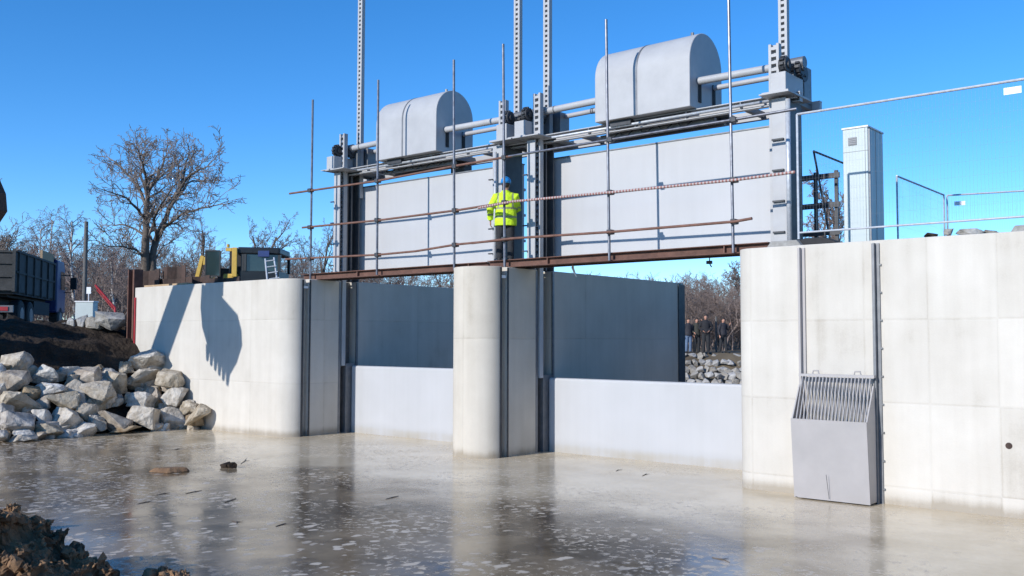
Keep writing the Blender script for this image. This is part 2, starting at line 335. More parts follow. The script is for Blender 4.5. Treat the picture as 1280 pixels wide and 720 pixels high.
# ------------------------------------------------------------------ terrain and water
def sm(a, b, x): t = min(1, max(0, (x-a)/(b-a))); return t*t*(3-2*t)
def fb(x, y, s): return noise.fractal(Vector((x*s, y*s, .37)), 1, 2, 6)
def hgt(x, y):
    d = -.641*x+.767*y
    nz = fb(x, y, .55)*.16+fb(x, y, 2.3)*.05
    h = -1.5
    # left bank upstream
    if y < 15.0:
        b = -1.5
        if x < -22.2:
            b = (-23.4-x)*.77 if x > -26.2 else 2.16+(min(-26.2-x, 3.1))*.28
            if x < -29.3: b = 3.03-sm(-29.3, -31.5, x)*.25
            b = max(b-.36*sm(-26.9, -26.1, x)-.03, -1.5)+(nz+fb(x, y, 4.2)*.10+fb(x+9, y, 1.3)*.08)*(1 if x < -26.2 else .4)
        h = max(h, b)
        # near bank under the camera
        sh = 2.6+.45*math.sin(x*.35)+.3*fb(x, 3, .4)
        h = max(h, min(.75, (sh-y)*.55)+nz*.6 if y < sh+2 else -1.5)
        if x > 12: h = max(h, min(2.5, (x-12)*.5)+nz)
    else:
        if x < -20.0: h = max(h, 2.8+nz*.5)
        if x > -6.9: h = max(h, 3.72+nz*.4)
        if -14.3 < x < -12.6 and y < YE: pass
        far = -1.5+sm(41.0, 45.3, d)*3.3-.35*(d < 45.2)
        if d > 45.2: far = 1.8+nz*.3+min(1.2, (d-45)*.02)
        h = max(h, far if x > -40 else -1.5)
        if y > YE and x < -20.0: h = max(2.8*(1-sm(24, 30, y))+nz*.4, far) if x > -40 else h
    return h
def seg(a, b, st): return list(np.arange(a, b, st))
xs = seg(-900, -140, 60)+seg(-140, -48, 4)+seg(-48, -34, .7)+seg(-34, -22, .12)+seg(-22, -6, .6)+seg(-6, 14, .5)+seg(14, 80, 6)+seg(80, 901, 80)
ys = seg(-300, -30, 40)+seg(-30, -8, 3)+seg(-8, 4, .3)+seg(4, 14.6, .14)+[14.74, 14.95, 15.04]+seg(15.3, 25, .5)+seg(25, 60, .9)+seg(60, 160, 5)+seg(160, 1401, 80)
g = MB(); nx = len(xs)
for y in ys:
    for x in xs: g.v.append((x, y, hgt(x, y)))
for j in range(len(ys)-1):
    for i in range(nx-1): g.f.append((j*nx+i, j*nx+i+1, (j+1)*nx+i+1, (j+1)*nx+i))
ground = struct(g.build('ground', M['soil'], smooth=True, fix=False))
ground.data.materials.append(M['land'])
for p in ground.data.polygons:
    c = p.center
    if -.641*c.x+.767*c.y > 41 and c.y > 16 and c.x > -60 or c.y > 40: p.material_index = 1
w = MB(); w.v = [(-40, -20, 0), (60, -20, 0), (60, 60, 0), (-40, 60, 0)]; w.f = [(0, 1, 2, 3)]
struct(w.build('water', M['water'], fix=False))

# ------------------------------------------------------------------ concrete works
def fp_left():
    r = .5
    p = [(-26.85, YF), ]+[(XL-r+q[0], YF+r+q[1]) for q in arc(0, 0, r, .42, -90, 0, 10)]
    p = [(-26.85, YF), (XL-r, YF)]+arc(XL-r, S0-.02, r, S0-.02-YF, -90, 0, 12)[1:]
    p += [(XL, S0), (XL-.16, S0), (XL-.16, S1), (XL, S1), (XL, G0), (XL-.3, G0), (XL-.3, G1), (XL, G1), (XL, YE), (XL-.7, YE), (XL-.7, 15.25), (-26.85, 15.25)]
    return p
o = MB().prism(fp_left(), -1.4, ZT).build('wing_wall', M['conc_l'], smooth='auto', bevel=.012)
tag(o, 'long pale concrete wing wall with a rounded corner, excavator shadow on its face', 'wall')
def fp_pier():
    c, rr = (XA+XB)/2, (XB-XA)/2
    p = arc(c, S0-.01, rr, S0-.01-YF+.06, 180, 360, 28)
    p += [(XB, S0), (XB-.16, S0), (XB-.16, S1), (XB, S1), (XB, G0), (XB-.3, G0), (XB-.3, G1), (XB, G1), (XB, YE-.25), (XB-.1, YE-.25), (XB-.1, YE-.13), (XB, YE-.13), (XB, YE), (XA, YE)]
    p += [(XA, G1), (XA+.3, G1), (XA+.3, G0), (XA, G0), (XA, S1), (XA+.16, S1), (XA+.16, S0), (XA, S0)]
    return p
pier = MB().prism(fp_pier(), -1.4, ZT).build('bridge_pier', M['conc_p'], smooth='auto', bevel=.012)
tag(pier, 'concrete pier with a rounded nose standing in the water between the two gate bays', 'pier')
def fp_right():
    r = .36
    p = [(XR, YE)]+[(XR, G1), (XR+.3, G1), (XR+.3, G0), (XR, G0), (XR, S1), (XR+.16, S1), (XR+.16, S0), (XR, S0)]
    p += arc(XR+r, S0-.02, r, S0-.02-YF, 180, 270, 12)+[(-2.86, YF), (-2.86, YF-.05), (9, YF-.05), (9, 15.25), (XR+.7, 15.25), (XR+.7, YE)]
    return p
rw = thing('abutment_wall', (-5, YF, 0), 'large bright concrete abutment wall at the right, carrying the trash basket and site fence', 'wall')
ob = MB().prism(fp_right(), -1.4, ZT).build('wall', M['conc_r'], rw, smooth='auto', bevel=.012)
MB().prism([(-3.24+.045*math.cos(a*.3927), .98+.045*math.sin(a*.3927)) for a in range(16)], YF-.004, YF+.02, 'y').build('drain_hole', M['rustdark'], rw)
# steel linings of the gate slots and small brackets belong to the concrete pieces
for X, par, mname in ((XL, o, 'L'), (XB, pier, 'B')):
    pieces('slot_lining', M['midsteel'], par, [(X-.03, X+.006, G0-.07, G0, -.3, ZT-.02), (X-.03, X+.006, G1, G1+.06, -.3, ZT-.02), (X-.29, X-.27, G0+.002, G1-.002, -.3, ZT-.02)])
    pieces('slot_edge_strip', M['dark'], par, [(X-.02, X+.008, S0-.06, S0-.002, -.3, ZT-.02), (X-.02, X+.008, S1+.002, S1+.05, -.3, ZT-.02)])
    MB().box(X-.01, X+.012, S0-.01, S0+.12, ZT-.24, ZT-.18).build('slot_marker', M['white'], par)
b = MB(); b.box(XB-.02, XB+.03, YE-.30, YE+.02, -.3, ZT-.05); b.build('downstream_edge_plate', M['dark'], pier)
# plank and timber edging on the wing wall crest
for i, (pa, pb, lab) in enumerate((((183, 357), (214, 352.5), 'pale timber plank lying on the wing wall crest nearest its sheet-piled end'), ((218, 352), (236, 350.5), 'short pale timber offcut lying on the wing wall crest below the boom shadow'))):
    A = at_y(*pa, 14.75); B = at_y(*pb, 14.75); m_ = MB()
    m_.box(A.x, B.x, 14.68, 14.9, ZT+.003, ZT+.06)
    tag(m_.build('timber', M['wood'], bevel=.006), lab, 'plank')

# ------------------------------------------------------------------ gate leaves with their toothed racks
def rack(x, y, z0, z1, w=.17, dpt=.12, pitch=.115, name='toothed_rack', par=None):
    m_ = MB(); m_.box(x-w/2, x-w/2+.05, y-dpt/2, y+dpt/2, z0, z1); m_.box(x+w/2-.05, x+w/2, y-dpt/2, y+dpt/2, z0, z1); m_.box(x-w/2+.05, x+w/2-.05, y+dpt/2-.03, y+dpt/2, z0, z1)
    k = int((z1-z0)/pitch)
    for i in range(k):
        z = z0+(i+.5)*pitch; m_.box(x-w/2+.05, x+w/2-.05, y-dpt/2+.005, y+dpt/2-.03, z-.028, z+.028)
    return m_.build(name, M['paint'], par)
for (a, b, side, ztop) in ((XL, XA, 'left', 1.74), (XB, XR, 'right', 1.60)):
    lo = thing('sluice_gate', ((a+b)/2, 16.6, 0), 'pale grey lower gate panel closing the %s bay at the waterline' % side, 'sluice gate')
    MB().box(a+.02, b-.02, 16.60, 16.74, -1.2, ztop).build('skin_plate', M['gate'], lo, bevel=.05)
    pieces('guide_shoe', M['midsteel'], lo, [(a-.26, a+.018, 16.42, 16.75, -1.2, ztop+.06), (b-.018, b+.26, 16.42, 16.75, -1.2, ztop+.06)])
    for sx in (a-.08 if a == XL else a-.06, b+.14 if b == XA else b+.03):
        rack(sx, 16.34, ztop, 7.86, .2, .12, .13, par=lo)
    up = thing('sluice_gate', ((a+b)/2, 16.95, 4.25), 'pale grey raised upper gate panel above the rusty walkway in the %s bay' % side, 'sluice gate')
    ua, ub = (a-.25, b+.14) if a == XL else (a-.2, b+.06)
    uz0, uz1 = 4.25, at_y(690, 199.5, 16.95).z
    MB().box(ua, ub, 16.95, 17.09, uz0, uz1).build('skin_plate', M['gate'], up, bevel=.012)
    pieces('stiffener', M['paint'], up, [(ua+.06, ub-.06, 17.091, 17.22, z, z+.06) for z in (4.7, 5.3, 5.9)])
    MB().box(ua, ub, 16.935, 17.11, uz1+.002, uz1+.03).build('top_flange', M['midsteel'], up)
    for sx in (a-.02 if a == XL else a-.2, b+.13 if b == XA else b-.02):
        rack(sx, 16.86, 6.2, 13.4, .17, .11, .115, par=up)

# ------------------------------------------------------------------ guide columns + hoist bridge
hb = thing('hoist_bridge', (-13.4, 16.7, ZT), 'long grey steel bridge on posts carrying the gate hoists over both bays', 'gantry')
for (x0, x1, opn) in ((-19.62, -19.38, 1), (XA-.02, XA+.26, -1), (XB-.22, XB+.0, 1), (-7.36, -7.10, -1)):
    m_ = MB(); xo0, xo1 = (x0, x0+.03) if opn > 0 else (x1-.03, x1)
    MB().box(x0, x1, 16.15, 16.18, ZT, 6.80).build('front_plate', M['paint'], hb)
    m_.box(xo0, xo1, 16.181, 16.86, ZT, 6.80)
    for y in (16.40, 16.54, 16.80): m_.box(xo1-.004 if opn > 0 else x0, x1 if opn > 0 else xo0+.004, y, y+.04, ZT, 6.80)
    m_.build('guide_channel', M['channel'], hb)
    for i in range(4):
        z = 4.35+i*.56
        MB().box(*((x0+.012, x1-.03, 16.10, 16.149, z, z+.03) if x0 > -8 else (x0-.09, x0+.02, 16.10, 16.149, z, z+.025))).build('bracket', M['dark'], hb)
MB().tube([(-7.04, 16.12, ZT), (-7.04, 16.12, 6.75)], .045, 10).build('cable_conduit', M['galv'], hb, smooth=True)
MB().tube([(-13.93, 16.08, ZT), (-13.93, 16.08, 6.65)], .03, 8).build('cable_conduit', M['galv'], hb, smooth=True)
def chan(y, z0, z1, x0, x1, f=.10, t=.018, face=-1):
    m_ = MB(); m_.box(x0, x1, y, y+t, z0, z1)
    a, b = (y-f, y+.003) if face < 0 else (y+t-.003, y+t+f)
    m_.box(x0, x1, a, b, z1-t, z1-.001); m_.box(x0, x1, a, b, z0+.001, z0+t)
    n_ = int((x1-x0)/1.1)
    for i in range(n_+1): xx = x0+.004+i*(x1-x0-.022)/n_; m_.box(xx, xx+.012, a+.01, b+.002, z0+t-.003, z1-t+.003)
    return m_
BY0, BY1, BZ0, BZ1 = 16.55, 17.36, 6.765, 6.95
chan(BY0, BZ0, BZ1, -19.85, -6.95).build('front_beam', M['paint'], hb)
chan(BY1, BZ0, BZ1, -19.85, -6.95, face=1).build('rear_beam', M['paint'], hb)
pieces('cross_member', M['midsteel'], hb, [(-19.6+i*.955, -19.51+i*.955, BY0+.02, BY1-.002, BZ0+.02, BZ0+.13) for i in range(14)])
for (a, b) in ((-18.4, -15.7), (-11.6, -8.7)):
    MB().box(a, b, BY0+.02, BY1-.002, BZ0+.132, BZ0+.15).build('motor_base', M['midsteel'], hb)
    pieces('base_rib', M['midsteel'], hb, [(a+.1, b-.1, 16.7, 16.8, BZ0-.07, BZ0+.018), (a+.1, b-.1, 17.1, 17.2, BZ0-.07, BZ0+.018)])
    for k in range(5):
        x = a+.3+k*.42+rnd.uniform(-.1, .1); MB().tube([(x, 16.62, 6.78), (x+.05, 16.6, 6.71), (x+.2, 16.6, 6.69), (x+.3, 16.64, 6.77)], .014, 6).build('cable_loop', M['black'], hb, smooth=True)
MB().box(-16.3, -15.85, 17.12, 17.4, 6.5, 6.74).build('junction_box', M['dark'], hb)
MB().tube([(-19.7, 16.42, 6.85), (-7.0, 16.42, 6.85)], .03, 8).build('front_pipe', M['galv'], hb, smooth=True)
pieces('cap_plate', M['paint'], hb, [(x, x+(.72 if x < -13.99 else .64 if x < -13.5 else .72 if x < -13 else .56), 15.92, 16.98 if x > -8 else 17.4, 6.842, 6.865) for x in (-19.7, -13.98, -13.3, -7.5)])

def hoist(x0, x1, xa, xb, sideword):
    t = thing('gate_hoist', ((x0+x1)/2, 16.75, 6.87), 'gate hoist with a round-topped grey motor cover and two drive shafts over the %s bay' % sideword, 'hoist')
    zb, zc, rr, YC = 6.965, 7.885, .66, 16.9
    pr = [(YC-rr, zb)]+[(YC+rr*math.cos(R(180-180*i/24)), zc+rr*math.sin(R(180-180*i/24))) for i in range(25)]+[(YC+rr, zb)]
    cv = MB(); n = len(pr); A = [(x0, *p) for p in pr]; B = [(x1, *p) for p in pr]; mid = (x0+x1)/2-.1
    cv.prism(pr, x0, x1, 'x'); c = cv.build('motor_cover', M['paint'], t, smooth='auto', bevel=.012)
    sm_ = MB(); k = 1.012
    pk = [(YC+(p[0]-YC)*k, zc+(p[1]-zc)*k if p[1] > zc else p[1]) for p in pr[:14]]
    for (p, q) in zip(pk[:-1], pk[1:]):
        sm_.add([(mid-.02, p[0], p[1]), (mid+.02, p[0], p[1]), (mid+.02, q[0], q[1]), (mid-.02, q[0], q[1]), (mid-.02, p[0]+.02, p[1]-.01), (mid+.02, p[0]+.02, p[1]-.01), (mid+.02, q[0]+.02, q[1]-.01), (mid-.02, q[0]+.02, q[1]-.01)],
                [(0, 1, 2, 3), (7, 6, 5, 4), (0, 4, 5, 1), (2, 6, 7, 3), (1, 5, 6, 2), (0, 3, 7, 4)])
    sm_.build('cover_seam', M['midsteel'], c)
    for yy in (YC-.33, YC+.25): MB().box(x1+.001, x1+.02, yy, yy+.1, zb+.14, zb+.6).build('shaft_slot', M['black'], c)
    m_ = MB(); m_.box(x0+.15, x1-.15, 16.5, 17.3, BZ1-.04, zb+.02); m_.box(x0+.3, x0+.8, 16.36, 16.5, BZ1-.1, zb+.02); m_.build('motor_plinth', M['dark'], t)
    MB().tube([(x1-.3, YC, zc+rr-.01), (x1-.3, YC, zc+rr+.09)], .035, 8).build('lifting_eye', M['midsteel'], t)
    MB().tube([(xa-.15, 16.57, 7.50), (x0, 16.57, 7.52)], .075, 16).build('drive_shaft', M['paint'], t, smooth='auto')
    MB().tube([(x1+.02, 16.57, 7.52), (xb+.05, 16.57, 7.50)], .075, 16).build('drive_shaft', M['paint'], t, smooth='auto')
    MB().tube([(xa+.1, 17.2, 7.49), (x0, 17.2, 7.51)], .055, 14).build('drive_shaft', M['paint'], t, smooth='auto')
    MB().tube([(x1+.02, 17.2, 7.51), (xb, 17.2, 7.51)], .055, 14).build('drive_shaft', M['paint'], t, smooth='auto')
    for x, y, r_ in ((xa+.35, 16.57, .085), (x0-.75, 17.2, .066), (xa+.95, 17.2, .067), (xb-.35, 17.2, .067)): MB().tube([(x-.012, y, 7.505), (x+.012, y, 7.505)], r_, 16).build('shaft_coupling', M['midsteel'], t)
    for xg, d in ((xa, -1), (xb, 1)):
        g0, g1 = (xg-.36, xg-.06) if d < 0 else (xg-.05, xg+.25)
        gx = MB(); gx.box(g0, g1, 16.02, 16.8, 6.868, 7.24); gx.build('gearbox', M['paint'], t, bevel=.012)
        fl = MB(); fl.box(g0-.12, g1+.08, 15.93, 16.88, 6.8655, 6.884); fl.build('gearbox_flange', M['paint'], t)
        xc = (g0+g1)/2
        for (xa_, xb_, y_, z_, r_) in ((xc-.02, xc+.12, 16.22, 7.40, .16), (xc+.14, xc+.24, 16.57, 7.40, .15), (xc-.1, xc+.12, 16.95, 7.40, .18)):
            sp = MB(); sp.tube([(xa_, y_, z_), (xb_, y_, z_)], r_*.86, 20); sp.tube([(xa_-.03, y_, z_), (xb_+.03, y_, z_)], r_*.4, 12)
            for k in range(12):
                a = k*math.pi/6; sp.box(-.04, .04, -.03, .03, -.022, .022, Matrix.Translation(((xa_+xb_)/2, y_+r_*.9*math.cos(a), z_+r_*.9*math.sin(a))) @ Matrix.Rotation(a, 4, 'X'))
            sp.build('sprocket', M['dark'], t)
        MB().tube([(xc-.06, 16.57, 7.5), (xc+.28, 16.57, 7.5)], .11, 14).build('bearing', M['midsteel'], t, smooth='auto')
        pieces('rack_guide', M['midsteel'], t, [(xg-.13, xg+.13, 16.66, 16.78, 6.868, 7.6), (xg-.05, xg+.2, 16.96, 17.3, 6.868, 7.55)])
hoist(-18.1, -15.96, XL-.02, XA+.24, 'left')
hoist(-11.32, -9.08, XB-.12, XR+.12, 'right')

# ------------------------------------------------------------------ walkway beams, scaffold railing
def ibeam(x0, x1, zsh, lab, stiff):
    t = thing('walkway_beam', ((x0+x1)/2, 15.7, ZT), lab, 'beam')
    z0, z1 = ZT+.008+zsh, ZT+.17+zsh
    m_ = MB(); m_.box(x0, x1, 15.46, 15.70, z1-.016, z1); m_.box(x0, x1, 15.46, 15.70, z0, z0+.016); m_.box(x0, x1, 15.545, 15.56, z0+.016, z1-.016)
    m_.build('front_girder', M['rust'], t)
    m_ = MB(); m_.box(x0, x1, 15.95, 16.09, z1-.016, z1-.001); m_.box(x0, x1, 15.95, 16.09, z0, z0+.016); m_.box(x0, x1, 16.05, 16.065, z0+.016, z1-.016); m_.build('rear_girder', M['rustdark'], t)
    pieces('stiffener_plate', M['rusttube'], t, [(x, x+.02, 15.475, 15.544, z0+.016, z1-.016) for x in stiff])
    n_ = int((x1-x0)/2.0)
    pieces('deck_board', M['pole'], t, [(x0+i*(x1-x0)/n_+.004, x0+(i+1)*(x1-x0)/n_-.004, 15.705, 15.945, z0+.105, z0+.143) for i in range(n_)])
ibeam(-20.05, -13.66, -.004, 'rusty brown steel walkway girder spanning the left bay', (-17.9, -14.2))
ibeam(-13.72+.1, -7.15, .012, 'rusty brown steel walkway girder spanning the right bay, worker standing on its left end', (-12.0, -8.0))
sc = thing('scaffold_railing', (-13.4, 15.4, ZT), 'scaffold tube railing with tall thin poles clamped along the rusty walkway', 'railing')
PX = [-19.6, -17.08, -14.54, -13.07, -10.4, -7.77]
PT = [8.62, 8.70, 8.72, 8.79, 8.75, 9.3]
LEAN = [.0, -.02, -.05, -.06, -.06, -.05]
for x, zt_, le in zip(PX, PT, LEAN): MB().tube([(x, 15.4, ZT+.02), (x+le, 15.4, zt_)], .028, 10).build('pole', M['tube'], sc, smooth='auto')
def px_tube(pts, y, m_, r=.026, nm='rail'):
    return MB().tube([at_y(*p, y) for p in pts], r, 10).build(nm, m_, sc, smooth='auto')
yr = 15.34
px_tube([(362, 242), (470, 226.5), (566, 208), (640, 195)], yr, M['rusttube'])
px_tube([(636, 195.5), (763, 174.5), (918, 149.5), (996, 136)], yr, M['tube'])
px_tube([(378, 284.5), (472, 275.5), (570, 263), (650, 250.5)], yr, M['rusttube'])
px_tube([(598, 260), (640, 252), (763, 240.5), (918, 225), (994, 215)], yr-.06, M['tape'], .027)
px_tube([(357, 324), (472, 318.5), (520, 314), (571, 305.5), (640, 299)], yr, M['rusttube'])
px_tube([(590, 304), (640, 298), (763, 290), (918, 277), (940, 273)], yr-.06, M['rusttube'])
cl = MB()
RZ = [[(388, 238), (388, 284), (388, 323)], [(472, 226), (472, 275), (472, 318.5)], [(569, 208), (569, 263), (569, 306)], [(631, 197), (631, 253), (631, 299)], [(763, 174.5), (763, 240.5), (763, 290)], [(917, 149.5), (918, 225), (918, 277)]]
for cs in RZ:
    for p in cs:
        cl = MB(); c = at_y(*p, 15.37); cl.box(c.x-.05, c.x+.05, 15.30, 15.45, c.z-.045, c.z+.045); cl.box(c.x-.02, c.x+.075, 15.29, 15.36, c.z-.06, c.z+.02)
        cl.build('clamp', M['dark'], sc, bevel=.012)
# scrap of tape under the right beam, hose end
m_ = MB(); c = at_y(716, 335, 16.0)
m_.tube([c+Vector((0, 0, .12)), c, c+Vector((.05, 0, -.13))], [.012, .03, .012], 5); m_.tube([c, c+Vector((.09, .01, -.19))], [.028, .01], 5)
tag(m_.build('frayed_rope', M['white']), 'frayed white rope end hanging under the right walkway girder', 'rope')
MB_ = MB(); c = at_y(887, 330, 16.1); MB_.box(c.x-.05, c.x+.05, 16.06, 16.12, c.z-.0, c.z+.06); MB_.tube([c+Vector((0, 0, .01)), c+Vector((.04, 0, -.06))], .012, 6); MB_.tube([c+Vector((0, 0, .05)), c+Vector((0, 0, .16))], .01, 6)
tag(MB_.build('hanging_bracket', M['dark']), 'small dark bracket hanging below the right walkway girder', 'bracket')

# ------------------------------------------------------------------ trash basket on the right wall
tb = thing('trash_basket', (-5.6, 14.3, 0), 'grey steel debris basket with a slanted bar grille hanging on the right concrete wall', 'basket')
for xg in (-6.19, -5.02):
    m_ = MB(); m_.box(xg, xg+.02, YF-.11, YF-.002, -.05, ZT-.05); m_.box(xg-.045, xg-.001, YF-.035, YF-.002, -.05, ZT-.05); m_.box(xg+.0215, xg+.07, YF-.03, YF-.002, -.05, ZT-.05)
    m_.build('guide_rail', M['stain'] if xg < -6 else M['midsteel'], tb)
pieces('rail_bolt', M['midsteel'], tb, [(-4.948, -4.925, YF-.03, YF-.002, .2+i*.42, .225+i*.42) for i in range(9)])
xl, xr = -6.13, -5.04
yb0, yt0 = YF-.40, YF-.50
m_ = MB()
pf = [(yt0, 1.26), (yb0, .02), (yb0+.03, .02), (yt0+.03, 1.26)]
m_.add([(xl-.05, yt0, 1.23), (xr+.022, yt0, 1.23), (xr+.022, yb0, .02), (xl-.05, yb0, .02), (xl-.05, yt0+.025, 1.23), (xr+.022, yt0+.025, 1.23), (xr+.022, yb0+.025, .02), (xl-.05, yb0+.025, .02)],
       [(0, 1, 2, 3), (7, 6, 5, 4), (0, 4, 5, 1), (2, 6, 7, 3), (1, 5, 6, 2), (0, 3, 7, 4)])
m_.build('front_plate', M['stain'], tb)
for x in (xl-.05, xr+.002):
    MB().prism([(yt0+.026, 1.22), (yb0+.026, .03), (YF-.12, .03), (YF-.12, 1.3), (YF-.17, 1.75)], x, x+.02, 'x').build('side_plate', M['stain'], tb)
MB().box(xl-.03, xr+.0, yb0+.03, YF-.122, .03, .05).build('bottom_plate', M['stain'], tb)
MB().box(xl-.03, xl-.0, yb0-.006, yb0-.001, .02, .03).build('edge_weld', M['dark'], tb)
gr = MB(); n_ = 20
for i in range(n_):
    x = xl+.02+i*(xr-xl-.04)/(n_-1)
    gr.tube([(x, YF-.13, .6), (x, YF-.17, 1.86)], .010, 6); gr.tube([(x, yt0+.04, 1.2), (x, YF-.19, 1.87)], .010, 6)
gr.build('bar_grille', M['stain'], tb)
m_ = MB(); m_.box(xl-.04, xr+.04, YF-.2, YF-.12, 1.87, 1.91); m_.build('top_bar', M['stain'], tb)
for x in (xl+.22, xr-.22): MB().tube([(x-.05, YF-.16, 1.91), (x-.04, YF-.16, 1.96), (x+.04, YF-.16, 1.96), (x+.05, YF-.16, 1.91)], .012, 6).build('lifting_lug', M['stain'], tb)
MB().tube([(-5.62, yb0-.03, .05), (-5.63, yb0-.11, .42)], .004, 4).build('weld_scratch', M['dark'], tb)

# ------------------------------------------------------------------ site fence, cabinet, rails on the right wall
def panel(A, B, hh, label, leanvec=Vector((0, 0, 0)), dens=.05, tagat=None, matl='galv'):
    A, B = Vector(A), Vector(B); t = thing('mesh_fence', A, label, 'fence')
    d = (B-A); L = d.length; d.normalize(); up = Vector((0, 0, 1))*hh+leanvec
    f = MB(); f.tube([A, A+up], .021, 8); f.tube([B, B+up], .021, 8); f.tube([A+up, B+up], .021, 8); f.tube([A+up*.05, B+up*.05], .016, 8); f.build('frame', M[matl], t, smooth='auto')
    m_ = MB(); k = int(L/dens)
    for i in range(1, k): q = A+d*(i*L/k); m_.tube([q+up*.05, q+up], .0010, 3, False)
    for i in range(1, 9): q = up*(.05+.95*i/9); m_.tube([A+q, B+q], .0008, 3, False)
    m_.build('wire_mesh', M[matl], t)
    if tagat:
        a, z, wd, hg = tagat; q = A+d*a+up*z; e = Vector((d.y, -d.x, 0))*.03
        vs = [q+e, q+e+d*wd, q+e+d*wd+Vector((0, 0, hg)), q+e+Vector((0, 0, hg))]; vs += [v+Vector((-d.y, d.x, 0))*.006 for v in vs]
        MB().add(vs, [(0, 1, 2, 3), (7, 6, 5, 4), (0, 4, 5, 1), (1, 5, 6, 2), (2, 6, 7, 3), (3, 7, 4, 0)]).build('name_plate', M['white'], t)
    return t
panel((-6.35, 14.9, ZT+.13), (-2.93, 14.9, ZT+.13), 2.06, 'wire mesh site fence panel standing along the front edge of the right wall', tagat=(3.10, .905, .23, .10))
panel((-2.86, 14.9, ZT+.13), (.55, 14.9, ZT+.13), 2.06, 'wire mesh site fence panel continuing the front fence out of the photo at the right')
panel((-6.73, 21.01, ZT), (-6.74, 24.5, ZT), 2.03, 'dark framed fence panel seen edge-on behind the grey cabinet, going away from the wall')
panel((-6.7, 24.62, ZT), (-3.3, 25.4, ZT), 2.03, 'farthest fence panel behind the right wall with a small white plate', tagat=(.16, .87, .24, .10))
panel((-6.78, 17.5, ZT), (-6.82, 20.5, ZT), 2.05, 'leaning dark fence panel just left of the pale cabinet', leanvec=Vector((-.30, -.14, 0)), matl='dark')
for p, m_n, lab in (((-6.55, 14.72), 'slab', 'grey concrete fence foot at the left end of the fence on the right wall'),):
    m_ = MB(); m_.prism([(-.3, 0), (.3, 0), (.22, .1), (-.22, .1)], -.11, .14, 'y', Matrix.Translation((p[0]+.02, p[1]+.1, ZT+.003)))
    tag(m_.build('concrete_block', M[m_n], bevel=.015), lab, 'fence foot')
m_ = MB(); m_.prism([(-.34, 0), (.34, 0), (.28, .06), (.1, .13), (-.2, .13), (-.34, .09)], -.2, .2, 'y', Matrix.Translation((-6.02, 15.03, ZT+.003)))
tag(m_.build('rubber_mat', M['black'], bevel=.03), 'black rubber mat folded on the wall crest beside the fence foot', 'mat')
m_ = MB(); m_.prism([(-.3, 0), (.3, 0), (.24, .1), (-.24, .1)], -.11, .11, 'y', Matrix.Translation((-2.9, 14.9, ZT+.003)))
tag(m_.build('concrete_block', M['slab'], bevel=.015), 'grey concrete fence foot under the joint of the two front fence panels', 'fence foot')
cb = thing('control_cabinet', (-6.05, 17, ZT-.2), 'tall pale green-grey control cabinet with a small vent behind the fence', 'cabinet')
cx0, cx1, cy0, cy1 = -6.24, -5.80, 16.6, 17.38
cw = -.04
MB().box(cx0, cx1, cy0, cy1, ZT-.3, 6.15).build('housing', M['cabinet'], cb, bevel=.012)
MB().box(cx0-.015, cx1+.015, cy0-.015, cy1+.015, 6.152, 6.185).build('lid', M['white'], cb, bevel=.008)
m_ = MB(); m_.box(cx0+.10, cx0+.25, cy0-.014, cy0-.001, 5.86, 6.0)
for k in range(4): m_.box(cx0+.11, cx0+.24, cy0-.022, cy0-.0145, 5.875+k*.032, 5.888+k*.032)
m_.build('vent', M['midsteel'], cb)
m_ = MB(); m_.box(cx1-.05, cx1-.044, cy0-.006, cy0-.001, ZT, 6.14); m_.box(cx1+.001, cx1+.006, cy0+.38, cy0+.39, ZT, 6.14); m_.box(cx1+.001, cx1+.03, cy0+.02, cy0+.04, ZT, 6.12); m_.build('door_seam', M['midsteel'], cb)
MB().box(cx0, cx1, cy0-.004, cy0-.001, 5.74, 5.748).build('panel_joint', M['midsteel'], cb)
gr_ = thing('guard_rail', (-7.2, 17.6, ZT), 'dark steel guard rail behind the right end post of the gantry', 'railing')
pieces('post', M['dark'], gr_, [(x-.03, x+.03, 17.5, 17.56, ZT-.2, 5.62) for x in (-7.43, -7.12, -6.72)])
pieces('rail', M['dark'], gr_, [(-7.5, -6.64, 17.46, 17.498, z-.05, z+.05) for z in (5.52, 4.97, 4.45)])

# ------------------------------------------------------------------ rocks
def rock_mesh(name, sx, sy, sz, seed, sub=3, cuts=9):
    """broken quarry block: hull of a few scattered points, chipped edges, rough faces"""
    rr = random.Random(seed); bm = bmesh.new()
    for i in range(15):
        v = Vector((rr.uniform(-1, 1), rr.uniform(-1, 1), rr.uniform(-1, 1)))
        k = max(abs(v.x), abs(v.y), abs(v.z)); q = v/k; v = q.lerp(v.normalized(), .45)*rr.uniform(.86, 1.1); bm.verts.new(v)
    r_ = bmesh.ops.convex_hull(bm, input=bm.verts); bmesh.ops.delete(bm, geom=[g for g in r_['geom_interior'] if isinstance(g, bmesh.types.BMVert)], context='VERTS')
    bmesh.ops.dissolve_limit(bm, angle_limit=R(16), verts=bm.verts, edges=bm.edges)
    bmesh.ops.bevel(bm, geom=bm.edges[:], offset=.055, segments=1, affect='EDGES', clamp_overlap=True)
    bmesh.ops.triangulate(bm, faces=bm.faces)
    for _ in range(2 if sub > 2 else 1): bmesh.ops.subdivide_edges(bm, edges=[e for e in bm.edges if e.calc_length() > .14], cuts=1, use_grid_fill=True); bmesh.ops.triangulate(bm, faces=bm.faces)
    of = Vector((rr.uniform(0, 99),)*3)
    for v in bm.verts:
        p = v.co; p *= 1+.07*noise.noise(p*1.5+of)+.06*noise.noise(p*3.7+of)+.045*noise.noise(p*8+of)
        v.co = Vector((p.x*sx, p.y*sy, p.z*sz))
    bmesh.ops.recalc_face_normals(bm, faces=bm.faces)
    m = bpy.data.meshes.new(name); bm.to_mesh(m); bm.free(); return m
